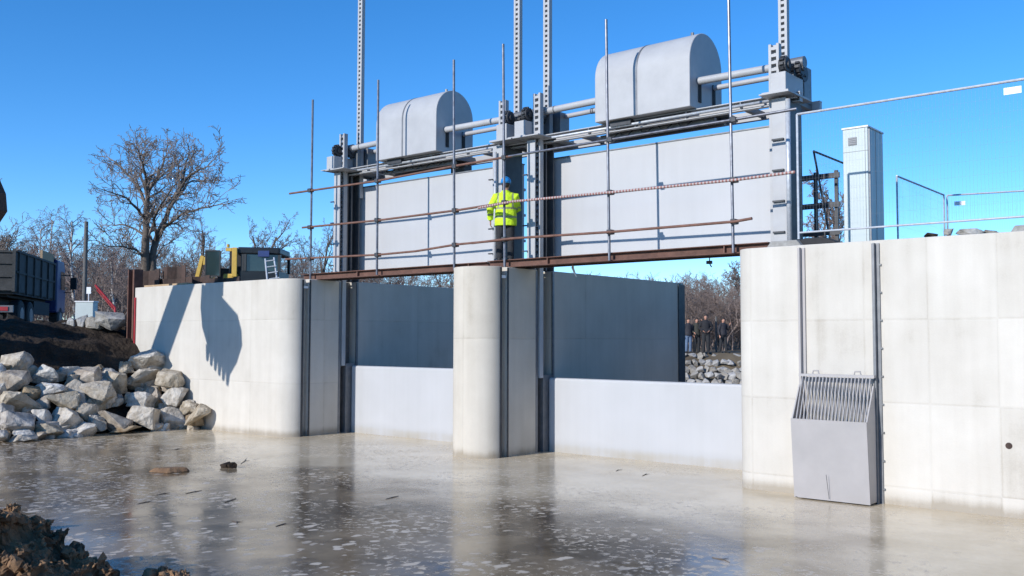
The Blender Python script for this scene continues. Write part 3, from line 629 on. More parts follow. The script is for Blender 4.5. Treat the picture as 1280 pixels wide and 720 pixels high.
ROCKS = [(75, 365, 150, 100), (215, 410, 155, 95), (390, 430, 145, 105), (525, 455, 120, 115), (665, 362, 170, 100), (645, 450, 150, 105), (765, 440, 140, 95),
         (70, 445, 130, 95), (225, 485, 145, 70), (335, 490, 105, 90), (455, 515, 155, 125), (620, 530, 155, 80), (708, 515, 50, 75), (795, 520, 115, 95),
         (95, 545, 195, 130), (280, 540, 155, 90), (390, 585, 95, 95), (85, 635, 175, 105), (195, 610, 85, 75), (300, 620, 125, 115), (230, 668, 115, 75), (370, 672, 135, 75),
         (500, 632, 165, 110), (640, 612, 155, 110), (775, 622, 135, 110), (885, 597, 130, 105), (8, 480, 60, 70), (122, 430, 60, 55), (2, 405, 50, 70), (8, 690, 70, 55), (105, 703, 125, 40),
         (745, 560, 70, 60), (560, 668, 150, 34), (700, 655, 70, 35), (330, 440, 60, 50), (580, 520, 50, 50), (440, 640, 70, 60), (180, 690, 60, 40), (850, 555, 60, 50), (735, 655, 60, 40)]
rows = {}
for i, (cx, cy, w_, h_) in enumerate(ROCKS):
    px, py = cx/3.556, 350+cy/3.556
    d = ray(px, py)
    k = (-23.3-CAM.z/.77)/(d.x+d.z/.77)          # slope plane z = (-23.3-x)*.77
    k = min(k, (YF-.62*w_/3.556/FOC*k/2*1.2)/d.y); c = CAM+d*k
    D = k; wm = w_/3.556/FOC*D/2; hm = h_/3.556/FOC*D/2
    m_ = rock_mesh('rock', wm*.98, (wm+hm)*.58, hm*1.06, 100+i, 4, 16)
    o = link('rock', m_, M['rockbrown' if i % 5 == 2 else 'rock']); o.location = c+Vector((-.10, .02, -.02)); o.rotation_euler = (rnd.uniform(-.2, .2), rnd.uniform(-.16, .16), yaw+rnd.uniform(-.25, .25))
    rows.setdefault(int((py-440)//20), []).append((px, o, wm))
RW = ['of the top course', 'of the upper course', 'of the middle course', 'of the lower course', 'of the waterline course', 'sunk in the water']
for k, lst in rows.items():
    lst.sort(key=lambda q: -q[0])
    for j, (px, o, wm) in enumerate(lst):
        sz = 'large' if wm > .45 else ('small' if wm < .26 else 'mid-sized')
        pos = ('nearest the concrete wall' if j == 0 else '%s from the concrete wall' % ORD[j])
        tag(o, '%s riprap rock %s, %s' % (sz, RW[max(0, min(5, k))], pos), 'rock', 'riprap rocks on the left bank')
rr2 = random.Random(77)
for i in range(90):
    px = rr2.uniform(2, 250); py = rr2.uniform(max(455, 448+(px-190)*1.1), 545)
    d = ray(px, py); k = (-23.3-CAM.z/.77)/(d.x+d.z/.77); k = min(k, (YF-.25)/d.y); c = CAM+d*k; r_ = rr2.uniform(.09, .26)
    o = link('rock_chip', rock_mesh('rock_chip', r_*1.3, r_, r_, 2000+i, 3), M['rock' if i % 3 else 'rockbrown']); o.location = c+Vector((-.22, .05, -.08)); o.rotation_euler = (0, 0, rr2.uniform(0, 6))
    tag(o, 'small broken stone wedged in the gaps between the larger riprap rocks', 'stone', 'stone chips between the riprap rocks')
# pale boulders on the soil crest beside the truck
for i, (px, py, w_, h_, lab) in enumerate(((140, 400, 34, 22, 'large pale sloping boulder on the soil crest beside the rusty pile'), (118, 404, 22, 14, 'pale boulder half buried between the pointed stones and the largest crest boulder'),
        (101, 402, 11, 22, 'tall pointed pale stone standing on the soil crest'), (90, 404, 11, 12, 'small pale stone left of the tall pointed one on the soil crest'), (77, 407, 12, 8, 'low pale stone nearest the truck on the soil crest'), (50, 403, 8, 10, 'narrow grey stone in the shadow below the truck'))):
    D = 28.9; c = at_depth(px, py, D); s_ = D/FOC/2*1.15
    o = link('boulder', rock_mesh('boulder', w_*s_, w_*s_*.8, h_*s_, 700+i), M['slabrock']); o.location = c; o.rotation_euler = (0, .2, yaw)
    tag(o, lab, 'rock', 'pale stones on the soil crest')
# stone pitching of the far bank
fr = 0
for r_ in range(5):
    py = 446+r_*8.0; D = 45.25-r_*.62
    for c_ in range(11):
        px = 846+c_*9.2+(4 if r_ % 2 else 0)+rnd.uniform(-1.5, 1.5)
        if px > 943: continue
        D2 = D+rnd.uniform(-.1, .1); c = at_depth(px, py+rnd.uniform(-1, 1), D2); s_ = D2/FOC/2
        o = link('bank_stone', rock_mesh('bank_stone', rnd.uniform(9, 13)*s_, 9*s_, rnd.uniform(8, 10.5)*s_, 900+fr, 2), M['slabrock'])
        o.location = c; o.rotation_euler = (R(25), rnd.uniform(-.6, .6), yaw+rnd.uniform(-.4, .4)); fr += 1
        tag(o, 'pale far bank stone below the onlookers, %s row, %s from left' % (ORD[r_], ORD[c_]), 'rock', 'stone slabs pitching the far bank')

# ------------------------------------------------------------------ earth mounds
def lump(name, pts, label):
    """heap of clods: many rough lumps merged into one mesh"""
    m_ = MB(); rr = random.Random(5)
    for (x, y, z, r_) in pts:
        me = rock_mesh('t', r_, r_, r_*.85, rr.randint(0, 9999), 3 if r_ > .25 else 2, 5)
        a = rr.uniform(0, 6); m_.add([(x+v.co.x*math.cos(a)-v.co.y*math.sin(a), y+v.co.x*math.sin(a)+v.co.y*math.cos(a), z+v.co.z) for v in me.vertices], [tuple(p.vertices) for p in me.polygons]); bpy.data.meshes.remove(me)
    o = m_.build(name, M['clay'], smooth=False, fix=True)
    rm_ = o.modifiers.new('merge', 'REMESH'); rm_.mode = 'VOXEL'; rm_.voxel_size = .022
    for nm_, sc_, st_ in (('heaps', .38, .26), ('clods', .13, .13), ('crumbs', .045, .05)):
        tx = bpy.data.textures.new(nm_, 'CLOUDS'); tx.noise_scale = sc_; tx.noise_depth = 3; tx.noise_type = 'HARD_NOISE'
        dm = o.modifiers.new(nm_, 'DISPLACE'); dm.texture = tx; dm.strength = st_; dm.texture_coords = 'GLOBAL'
    return tag(o, label, 'earth mound')
pts = []
def along(px, py, z, r_, back=0):
    c = at_z(px, py, z); pts.append((c.x, c.y, c.z, r_))
for (px, py, z, r_) in ((-24, 672, .55, .38), (4, 655, .55, .16), (14, 672, .48, .30), (38, 672, .45, .24), (55, 690, .35, .28), (80, 700, .28, .24), (105, 712, .2, .2), (125, 722, .12, .16), (20, 710, .3, .5), (-40, 700, .4, .6),
                        (70, 740, .1, .4), (-70, 665, .6, .45), (95, 690, .30, .10), (62, 668, .44, .09), (140, 726, .06, .12)):
    along(px, py, z, r_)
pts += [(-11.9, 4.4, .0, .5), (-12.6, 4.6, -.05, .7), (-13.4, 4.4, .0, .8)]
lump('earth_mound', pts, 'crumbly brown mound of excavated earth at the lower left corner')
pts = []
for (px, py, z, r_) in ((205, 717, .05, .12), (222, 722, .04, .13), (188, 722, .03, .1), (215, 735, .02, .2)): along(px, py, z, r_)
lump('earth_mound', pts, 'small brown clod of earth at the bottom edge right of the big mound')
# an overturned slab and floating bits
rk = at_z(212, 588, .02); m_ = MB()
m_.add([rk+Vector(v) for v in ((-.25, -.3, -.02), (.22, -.18, -.02), (.3, .25, -.02), (-.18, .3, -.02), (-.2, -.2, .05), (.15, -.1, .07), (.25, .2, .06), (-.12, .22, .04))], [(0, 1, 2, 3), (4, 5, 6, 7), (0, 1, 5, 4), (1, 2, 6, 5), (2, 3, 7, 6), (3, 0, 4, 7)])
tag(m_.build('ice_slab', M['clay'], bevel=.02), 'tilted brown slab of muddy ice near the left rocks', 'ice slab')
for i, (px, py) in enumerate(((282, 582), (289, 583))):
    c = at_z(px, py, .03); o = link('clod', rock_mesh('clod', .10, .1, .08, 50+i, 2), M['soil'], smooth='auto'); o.location = c
    tag(o, ('dark clod on the ice before the wing wall, nearer the brown ice slab' if i == 0 else 'dark clod on the ice before the wing wall, nearer the pier'), 'clod')
STK = [((232, 617), (252, 613), 'long thin twig floating in front of the wing wall shadow'), ((281, 628), (295, 623), 'short dark twig floating between the long twig and the pier'), ((345, 658), (357, 654), 'dark twig floating left of the pier reflection'),
       ((195, 619), (212, 616), 'thin twig floating left of the long twig'), ((301, 580), (308, 573), 'upright bent twig near the pair of clods'), ((482, 624), (498, 620), 'dark twig floating before the left gate'), ((218, 562), (224, 561), 'tiny twig floating near the riprap rocks'),
       ((890, 697), (912, 703), 'twig floating at the lower right of the water'), ((770, 589), (773, 587), 'speck of bark floating in front of the right gate'), ((803, 595), (808, 592), 'slim twig floating in front of the right gate'), ((290, 651), (296, 655), 'small leaf clump floating left of centre'), ((172, 630), (190, 626), 'faint twig floating left of the ice slab')]
for a, b, lab in STK:
    A, B = at_z(*a, .001), at_z(*b, .001); m_ = MB(); md = (A+B)/2+Vector((0, .03, .003)); m_.tube([A, md, B], [.007, .009, .004], 5); m_.tube([md, md+Vector((.04, .08, .006))], [.006, .002], 4)
    tag(m_.build('twig', M['bark']), lab, 'twig')

# ------------------------------------------------------------------ people
def remesh(mb, name, material, parent, vox, smooth_it=4, disp=0):
    m = mb.mesh(name); o = bpy.data.objects.new(name, m); COL.objects.link(o)
    bm = bmesh.new(); bm.from_mesh(m); bmesh.ops.recalc_face_normals(bm, faces=bm.faces); bm.to_mesh(m); bm.free()
    r_ = o.modifiers.new('r', 'REMESH'); r_.mode = 'VOXEL'; r_.voxel_size = vox
    s_ = o.modifiers.new('s', 'SMOOTH'); s_.iterations = smooth_it; s_.factor = .5
    if disp:
        tx = bpy.data.textures.new('folds', 'CLOUDS'); tx.noise_scale = .13; d_ = o.modifiers.new('d', 'DISPLACE'); d_.texture = tx; d_.strength = disp
    dg = bpy.context.evaluated_depsgraph_get(); m2 = bpy.data.meshes.new_from_object(o.evaluated_get(dg)); m2.name = name
    bpy.data.objects.remove(o); bpy.data.meshes.remove(m)
    m2.materials.clear()
    q = link(name, m2, material, None, smooth=True)
    if parent: q.parent = parent
    return q
def limb(mb, pts, rads, k=12): mb.tube(pts, rads, k)
def hand(mb, wr, dirv, out, s=1.):
    """palm, four unequal curled fingers and a thumb from the side of the palm"""
    d = Vector(dirv).normalized(); o = Vector(out).normalized(); o = (o-d*o.dot(d)).normalized(); nrm = d.cross(o); w = Vector(wr)
    mb.rings([(w, o*.027*s, nrm*.02*s), (w+d*.04*s, o*.042*s, nrm*.017*s), (w+d*.09*s, o*.042*s, nrm*.015*s)], 10)
    for i, L in enumerate((.068, .078, .072, .056)):
        b = w+d*.085*s+o*(.032-.021*i)*s
        mb.tube([b, b+d*L*.45*s+nrm*.008*s, b+d*L*.8*s+nrm*.026*s, b+d*L*.9*s+nrm*.045*s], [.0098*s, .0095*s, .009*s, .007*s], 7)
    b = w+d*.03*s+o*.035*s
    mb.tube([b, b+o*.03*s+d*.03*s, b+o*.036*s+d*.065*s+nrm*.015*s], [.013*s, .011*s, .009*s], 7)
def person(loc, heading, ht, jm, tm, label, arms, group=None, vox=.02, hairm='hair', helmet=False, hiv=False, legs=((-.1, .02), (.1, -.02)), headturn=0.):
    """local frame: y is forward, x to the right; arms = ((elbow),(wrist)) offsets for left and right"""
    s = ht/1.78; V = lambda x, y, z: Vector((x*s, y*s, z*s))
    bd = MB()
    hips = .93
    def ring(m_, z, rx, ry, y=0, x=0): return (V(x, y, z), V(rx, 0, 0), V(0, ry, 0))
    bd.rings([ring(bd, .84, .12, .09), ring(bd, .95, .165, .115), ring(bd, 1.08, .14, .10), ring(bd, 1.25, .165, .11), ring(bd, 1.40, .17, .105), ring(bd, 1.47, .10, .075), ring(bd, 1.50, .058, .058), ring(bd, 1.56, .054, .056, .01)], 16)
    hy = .02
    bd.rings([ring(bd, 1.535, .035, .04, hy+.02), ring(bd, 1.565, .056, .066, hy+.012), ring(bd, 1.61, .07, .083, hy+.008), ring(bd, 1.665, .076, .096, hy), ring(bd, 1.72, .072, .092, hy-.004), ring(bd, 1.76, .05, .062, hy-.006), ring(bd, 1.78, .015, .02, hy-.006)], 16)
    bd.rings([(V(0, hy+.085, 1.665), V(.010, 0, 0), V(0, 0, .012)), (V(0, hy+.108, 1.635), V(.017, 0, 0), V(0, 0, .014)), (V(0, hy+.085, 1.625), V(.014, 0, 0), V(0, 0, .010))], 8)   # nose
    bd.tube([V(-.028, hy+.076, 1.592), V(0, hy+.084, 1.590), V(.028, hy+.076, 1.592)], .009*s, 6)                                             # lips
    for sx in (-1, 1): bd.rings([(V(sx*.072, hy-.008, 1.655), V(0, .018, 0), V(0, 0, .03)), (V(sx*.088, hy-.012, 1.657), V(0, .015, 0), V(0, 0, .026))], 8)
    foot = []
    for sx, (lx, ly) in zip((-1, 1), legs):
        hp, kn, an = V(sx*.085, 0, .90), V(lx*.95, ly*.5+.015, .49), V(lx, ly-.02, .09)
        limb(bd, [hp, hp*.5+kn*.5, kn, kn*.5+an*.5+V(0, -.012, .03), an], [.088*s, .078*s, .056*s, .054*s, .04*s])
        bd.rings([(V(lx, ly-.075, .05), V(.035, 0, 0), V(0, 0, .04)), (V(lx, ly-.01, .055), V(.042, 0, 0), V(0, 0, .05)), (V(lx+sx*.01, ly+.09, .035), V(.046, 0, 0), V(0, 0, .03)), (V(lx+sx*.015, ly+.165, .025), V(.03, 0, 0), V(0, 0, .018))], 10)
        foot.append((lx, ly, sx))
    for sx, (el, wr) in zip((-1, 1), arms):
        sh = V(sx*.19, 0, 1.40); e, w_ = V(*el), V(*wr)
        limb(bd, [V(sx*.11, 0, 1.41), sh, sh*.5+e*.5, e, e*.45+w_*.55, w_], [.06*s, .058*s, .048*s, .038*s, .036*s, .025*s])
        hand(bd, w_, (w_-e), V(0, 1, 0) if abs((w_-e).normalized().y) < .8 else V(0, 0, 1), s)
    body = remesh(bd, 'person', M['skin'], None, vox, 2)
    tag(body, label, 'person', group)
    # clothing
    tr = MB()
    tr.rings([ring(tr, .82, .125, .11), ring(tr, .92, .185, .135), ring(tr, 1.04, .175, .125)], 16)
    for sx, (lx, ly) in zip((-1, 1), legs):
        hp, kn, an = V(sx*.09, 0, .90), V(lx*.97, ly*.5+.015, .49), V(lx, ly-.02, .08)
        limb(tr, [hp, hp*.5+kn*.5, kn, kn*.5+an*.5, an], [.105*s, .098*s, .078*s, .074*s, .07*s])
    remesh(tr, 'trousers', tm, body, vox*.9, 3, .012)
    jk = MB(); lo = .775 if hiv else .88; wd = .235 if hiv else .195
    jk.rings([ring(jk, lo, wd, .16), ring(jk, lo+.1, wd+.005, .165), ring(jk, 1.10, wd-.01, .15), ring(jk, 1.28, wd-.005, .15), ring(jk, 1.40, .205 if hiv else .19, .135), ring(jk, 1.47, .125, .10), ring(jk, 1.53, .078, .078)], 18)
    bulk = 1.25 if hiv else 1.0
    for sx, (el, wr) in zip((-1, 1), arms):
        sh = V(sx*.195, 0, 1.395); e, w_ = V(*el), V(*wr); w2 = e*.08+w_*.92
        limb(jk, [V(sx*.1, 0, 1.41), sh, sh*.5+e*.5, e, e*.4+w2*.6, w2], [.08*s, .082*s*bulk, .07*s*bulk, .062*s*bulk, .056*s*bulk, .05*s*bulk])
    jo = remesh(jk, 'jacket', jm, body, vox*.9, 3, .022 if hiv else .012)
    if hiv:
        jo.data.materials.append(M['reflect'])
        for p in jo.data.polygons:
            z = p.center.z/s; x = abs(p.center.x/s)
            if x < .25 and (.93 < z < .975 or 1.115 < z < 1.16): p.material_index = 1
            elif x > .06 and .135 < x < .175 and z > 1.16 and z < 1.47: p.material_index = 1
            elif x > .25 and (1.15 < z < 1.19 or .99 < z < 1.03): p.material_index = 1
    for lx, ly, sx in foot:
        bt_ = MB(); bt_.rings([(V(lx, ly-.085, .05), V(.044, 0, 0), V(0, 0, .05)), (V(lx, ly-.01, .06), V(.052, 0, 0), V(0, 0, .06)), (V(lx+sx*.01, ly+.10, .042), V(.055, 0, 0), V(0, 0, .042)), (V(lx+sx*.015, ly+.18, .032), V(.036, 0, 0), V(0, 0, .028))], 12)
        bt_.build('boot', M['black'], body, smooth=True)
    for sx in (-1, 1): MB().ball(V(sx*.03, hy+.083, 1.668), .011*s, 8, 5).build('eye', M['eye'], body, smooth=True)
    hr = MB()
    hr.rings([ring(hr, 1.60, .06, .05, hy-.05), ring(hr, 1.66, .088, .08, hy-.03), ring(hr, 1.71, .09, .104, hy-.008), ring(hr, 1.76, .074, .088, hy-.006), ring(hr, 1.805, .025, .03, hy-.008)], 14)
    hr.build('hair', M[hairm], body, smooth=True)
    if helmet:
        hm = MB(); hm.rings([ring(hm, 1.685, .108, .125, hy-.005), ring(hm, 1.72, .112, .130, hy-.005), ring(hm, 1.77, .102, .118, hy-.005), ring(hm, 1.81, .075, .09, hy-.005), ring(hm, 1.835, .03, .04, hy-.005)], 18)
        hm.rings([ring(hm, 1.687, .10, .08, hy+.10), ring(hm, 1.70, .098, .075, hy+.10)], 14); hm.rings([(V(0, hy-.11, 1.80), V(.02, 0, 0), V(0, 0, .012)), (V(0, hy+.09, 1.815), V(.02, 0, 0), V(0, 0, .012))], 8)
        hm.build('helmet', M['helmet'], body, smooth=True)
    body.location = loc; body.rotation_euler = (0, 0, heading)
    return body
down = lambda s, o=.0: ((s*.27, -.03+o, 1.12), (s*.29, .06+o, .88))
person((-13.41, 15.83, ZT+.165), R(36), 1.83, M['hivis'], M['trouser'], 'worker in yellow high-visibility jacket and blue helmet, back turned, on the rusty walkway',
       (((-.33, -.05, 1.13), (-.33, .03, .89)), ((.25, .12, 1.15), (.08, .30, 1.08))), vox=.0105, helmet=True, hiv=True, legs=((-.13, .0), (.11, .02)))
face = yaw+math.pi
def gz(px, D): return at_depth(px, 441.5, D)
GP = 'onlookers on the far bank'
def on(px, D, ht, hd, *a, **k): D += .5; c = gz(px, D); person(c, face+hd, ht, *a, group=GP, vox=.022, **k)
on(860.5, 45, 1.68, .3, M['charcoal'], M['denim'], 'leftmost onlooker on the far bank, in blue jeans and a dark jacket', (down(-1), down(1)))
on(871, 45.2, 1.70, .3, M['olive'], M['trouser'], 'onlooker in black with one arm raised to the head, on the far bank', (((-.36, .10, 1.36), (-.16, .24, 1.62)), ((.29, .02, 1.14), (.24, .2, 1.02))))
on(882.5, 45.0, 1.86, -.1, M['navy'], M['trouser'], 'tallest onlooker on the far bank, all in black with hands at the waist', (((-.30, -.02, 1.14), (-.12, .20, 1.0)), ((.30, -.02, 1.14), (.12, .20, 1.0))))
on(904, 45.0, 1.70, .55, M['charcoal'], M['trouser'], 'onlooker standing apart at the right on the far bank, in a charcoal jacket', (((-.31, .05, 1.16), (-.2, .26, 1.42)), down(1)), legs=((-.11, .12), (.1, -.12)))
m_ = MB(); c = at_depth(895.5, 442, 46); m_.tube([c-Vector((0, 0, .3)), c+Vector((0, 0, 1.75))], .045, 8); m_.tube([c+Vector((0, 0, 1.75)), c+Vector((0, 0, 1.79))], .055, 8)
tag(m_.build('fence_post', M['pole'], smooth='auto'), 'thin pale post standing between the onlookers on the far bank', 'post')

# ------------------------------------------------------------------ dump truck
def wheel(par, x, y, z, r_, w_, name='wheel'):
    t = MB(); t.tube([(x, y-w_/2, z), (x, y-w_/2+.04, z), (x, y+w_/2-.04, z), (x, y+w_/2, z)], [r_-.05, r_, r_, r_-.05], 24)
    o = t.build(name, M['black'], par, smooth='auto')
    rm = MB(); rm.tube([(x, y-w_/2-.012, z), (x, y+w_/2+.012, z)], r_*.52, 18); rm.build('rim', M['midsteel'], o)
def localthing(name, origin, ang, label, cat):
    t = bpy.data.objects.new(name, None); COL.objects.link(t); tag(t, label, cat); return t
def place(t, loc, ang): t.location = loc; t.rotation_euler = (0, 0, ang)
P0 = at_depth(18, 396, 33.0); P1 = at_depth(67, 396, 39.0)
hd = math.atan2(P1.y-P0.y, P1.x-P0.x)
# local: x forward, y left; right rear corner of the body at (0,-1.2)
tk = bpy.data.objects.new('dump_truck', None); COL.objects.link(tk)
tag(tk, 'dark grey dump truck with a blue cab standing on the left bank, seen from behind', 'truck')
b = MB(); b.box(.04, 6.2, -1.2, -1.14, 1.30, 2.72); b.box(.04, 6.2, 1.14, 1.2, 1.30, 2.72); b.box(.04, 6.2, -1.139, 1.139, 1.22, 1.30); b.box(6.14, 6.2, -1.139, 1.139, 1.30, 2.95)
b.box(6.1, 6.9, -1.1, 1.1, 2.96, 3.02)
for k in range(6): x = .25+k*1.15; b.box(x, x+.09, -1.26, -1.201, 1.24, 2.68); b.box(x, x+.09, 1.201, 1.26, 1.24, 2.68)
b.box(.04, 6.2, -1.25, -1.201, 2.682, 2.76); b.box(.04, 6.2, 1.201, 1.25, 2.682, 2.76); b.box(.04, 6.2, -1.24, -1.201, 1.95, 2.02)
b.build('dump_body', M['truckgrey'], tk)
b = MB(); b.box(-.03, .035, -1.2, 1.2, 1.30, 2.72)
for z in (1.34, 1.80, 2.26, 2.66): b.box(-.08, -.031, -1.12, 1.12, z, z+.07)
for y in (-1.2, -.05, 1.1): b.box(-.075, -.0305, y, y+.1, 1.30, 2.8)
b.build('tailgate', M['truckgrey'], tk)
b = MB(); b.box(-.1, 7.9, -.45, -.3, .85, 1.15); b.box(-.1, 7.9, .3, .45, .85, 1.15); b.box(.3, 6, -.9, .9, 1.12, 1.21); b.build('chassis', M['black'], tk)
b = MB(); b.box(-.25, -.12, -1.2, 1.2, .58, .82); b.build('bumper', M['midsteel'], tk)
for y in (-1.05, .75): MB().box(-.275, -.251, y, y+.3, .63, .77).build('tail_lamp', M['red'], tk)
MB().box(-.27, -.251, -.35, .35, .6, .74).build('licence_plate', M['white'], tk)
for x in (1.0, 2.35, 6.1+1.4):
    for y in (-1.02, 1.02): wheel(tk, x, y, .52, .52, .36)
b = MB(); b.prism([(6.75, .75), (8.35, .75), (8.42, 1.6), (8.2, 2.75), (8.0, 2.95), (6.75, 2.95)], -1.2, 1.2, 'y'); cab_ = b.build('cab', M['blue'], tk, bevel=.06)
b = MB(); b.prism([(7.35, 1.75), (8.22, 1.75), (8.12, 2.5), (7.35, 2.5)], -1.215, -1.201, 'y'); b.prism([(7.35, 1.75), (8.22, 1.75), (8.12, 2.5), (7.35, 2.5)], 1.201, 1.215, 'y'); b.build('window', M['glass'], cab_)
for y in (-1, 1):
    b = MB(); b.tube([(8.2, y*1.2, 2.4), (8.35, y*1.5, 2.4), (8.35, y*1.5, 1.7), (8.2, y*1.2, 1.65)], .025, 6); b.box(8.28, 8.42, y*1.5-.14, y*1.5+.1, 1.8, 2.3); b.build('mirror', M['black'], tk)
b = MB(); b.box(3.0, 5.6, -1.15, -1.1, .6, 1.1); b.box(3.0, 5.6, 1.1, 1.15, .6, 1.1); b.build('side_guard', M['black'], tk)
b = MB(); b.box(4.2, 6.2, -1.14, -1.06, 2.70+.07, 3.12); hb_ = b.build('side_extension', M['wood'], tk)
z0 = 5.53-2.78
rv = Vector((math.cos(hd+math.pi/2), math.sin(hd+math.pi/2), 0))
place(tk, Vector((P0.x, P0.y, z0))+rv*1.2, hd)

# ------------------------------------------------------------------ excavator casting the wall shadow (only its bucket edge is in frame)
LX, LZ = .12, .46
UH = Vector((.868, .50, 0)); WD = Vector((.95, -1.65, 0)).normalized(); BW = 1.75
YN = 8.8; TN = YF-YN                                        # wall-side end of the bucket
O3 = Vector((-23.30-LX*TN, YN, 3.9+LZ*TN))
def E3(p, wv=0.):
    """profile point given where its shadow falls on the wall, wv metres along the bucket width"""
    u = (p[0]+23.30)/(.868-LX*.5)
    return O3+UH*u+WD*wv+Vector((0, 0, p[1]-3.9-LZ*.5*u))
def eprism(poly, w0, w1):
    n = len(poly); return MB().add([E3(p, w0) for p in poly]+[E3(p, w1) for p in poly], [tuple(range(n-1, -1, -1)), tuple(range(n, 2*n))]+[(i, (i+1) % n, n+(i+1) % n, n+i) for i in range(n)])
ex = thing('excavator', (-29.4, 7.6, 2.75), 'tracked excavator whose raised bucket just shows at the left edge of the photo', 'excavator')
bp_o = [(-23.30, 3.95), (-22.62, 3.75), (-22.44, 3.35), (-22.40, 2.95), (-22.62, 2.50), (-22.93, 2.16), (-23.02, 2.24), (-22.78, 2.62), (-22.62, 2.98), (-22.66, 3.3), (-22.8, 3.52), (-23.24, 3.72)]
bk = eprism(bp_o, .03, BW-.03).build('bucket', M['rustdark'], ex)
side = [(-23.30, 3.94), (-22.63, 3.74), (-22.45, 3.35), (-22.41, 2.95), (-22.63, 2.51), (-22.93, 2.18), (-23.24, 2.75), (-23.34, 3.3)]
for w0 in (0, BW-.029): eprism(side, w0, w0+.029).build('side_plate', M['rustdark'], bk)
for k in range(6):
    w0 = .02+k*(BW-.15)/5; eprism([(-23.06, 2.30), (-22.90, 2.26), (-22.98, 1.88), (-23.03, 1.87)], w0, w0+.11).build('tooth', M['midsteel'], bk)
mw = BW/2; dx_, dz_ = WD.x*mw-LX*WD.y*-mw*0, 0
def ES(X, z): return (X-(.95/1.904+LX*1.65/1.904)*mw*1.0+0, z+LZ*1.65/1.904*mw)     # profile coordinates of a mid-plane shadow point
eprism([ES(-23.02, 3.55), ES(-22.42, 3.5), ES(-22.40, 4.6), ES(-22.72, 6.4), ES(-23.2, 6.3), ES(-23.05, 4.6)], mw-.16, mw+.16).build('stick', M['yellow'], ex)
A_, B_ = (-22.95, 5.95), (-27.4, -1.2)
nx_, nz_ = .85*.33, -.53*.33
eprism([ES(B_[0]-nx_, B_[1]-nz_), ES(B_[0]+nx_, B_[1]+nz_), ES(A_[0]+nx_, A_[1]+nz_), ES(A_[0]-nx_, A_[1]-nz_)], mw-.2, mw+.2).build('boom', M['yellow'], ex)
eprism([ES(-22.42, 3.6), ES(-22.30, 3.6), ES(-22.28, 4.7), ES(-22.4, 4.7)], mw-.06, mw+.06).build('ram', M['midsteel'], ex)
ft = E3(ES(*B_), mw); EM = Matrix.Translation(Vector((ft.x, ft.y, 0))-UH*.7) @ Matrix.Rotation(math.atan2(UH.y, UH.x), 4, 'Z')
MB().box(-2.3, 1.2, -1.3, 1.3, 3.75, 4.95, EM).build('house', M['yellow'], ex, bevel=.08)
MB().box(-.3, 1.15, .35, 1.25, 4.952, 5.9, EM).build('cab', M['glass'], ex, bevel=.06)
for y in (-1.2, 1.2):
    MB().prism([(-2.0, 2.95), (-1.7, 2.72), (1.7, 2.72), (2.0, 2.95), (2.0, 3.3), (1.7, 3.55), (-1.7, 3.55), (-2.0, 3.3)], y-.3, y+.3, 'y', EM).build('track', M['black'], ex)
MB().tube([EM @ Vector((0, 0, 3.2)), EM @ Vector((0, 0, 3.76))], .8, 18).build('slew_ring', M['dark'], ex)
print('EXC boom foot', ft, 'apex', E3(ES(*A_), mw))

# ------------------------------------------------------------------ yellow digger behind the wing wall
dg_ = bpy.data.objects.new('digger', None); COL.objects.link(dg_); tag(dg_, 'yellow and black digger cab with an open glazed door behind the wing wall', 'digger')
# local x along image right, y away from the camera
dD = 30.0; dO = at_depth(285, 425, dD); zc0 = 2.8
kx = dD/FOC
def lz(py): return at_depth(300, py, dD).z-zc0
xw = lambda px: (px-285)*kx
b = MB(); b.prism([(xw(299), .0), (xw(345), .25), (xw(345), 1.6), (xw(299), 1.7), (xw(286), 1.1), (xw(286), .1)], .6, lz(338), 'z'); b.build('cab_base', M['plantdark'], dg_)
cz0, cz1 = lz(338), lz(317)
pieces('cab_post', M['plantdark'], dg_, [(x, x+.09, y, y+.09, cz0, cz1) for x, y in ((xw(299), .02), (xw(345)-.05, .27), (xw(345)-.05, 1.55), (xw(287), 1.1))])
b = MB(); b.add([(xw(299)+.09, .05, cz0), (xw(345)-.05, .30, cz0), (xw(345)-.05, .30, cz1), (xw(299)+.09, .05, cz1), (xw(299)+.09, .07, cz0), (xw(345)-.05, .32, cz0), (xw(345)-.05, .32, cz1), (xw(299)+.09, .07, cz1)],
                  [(0, 1, 2, 3), (7, 6, 5, 4), (0, 4, 5, 1), (2, 6, 7, 3), (1, 5, 6, 2), (0, 3, 7, 4)]); b.build('window', M['glass'], dg_)
b = MB(); b.prism([(xw(295), -.03), (xw(346), .24), (xw(346), 1.65), (xw(297), 1.72), (xw(284), 1.1)], cz1, lz(308), 'z'); b.build('roof', M['plantdark'], dg_, bevel=.05)
b = MB(); b.box(xw(320), xw(334), .06, .10, lz(320), lz(312.5)); b.build('sign_plate', M['blue'], dg_)
b = MB(); b.box(xw(289), xw(295.5), -.10, -.04, lz(346), lz(309)); b.box(xw(281), xw(289), -.1, -.04, lz(314), lz(309.5)); b.build('yellow_pillar', M['yellow'], dg_, bevel=.015)
b = MB(); b.box(xw(278), xw(296), -.05, .6, .8, lz(342)); b.build('step_housing', M['yellow'], dg_, bevel=.03)
dr = MB(); dr.box(xw(257), xw(258.5), -.22, -.18, lz(346), lz(313)); dr.box(xw(275), xw(276.5), -.22, -.18, lz(346), lz(314)); dr.box(xw(258.5), xw(275), -.22, -.18, lz(314.5), lz(313)); dr.box(xw(258.5), xw(275), -.22, -.18, lz(346), lz(344.5)); d_ = dr.build('door', M['plantdark'], dg_)
MB().box(xw(258.5), xw(275), -.21, -.195, lz(344.5), lz(314.5)).build('door_glass', M['glass'], d_)
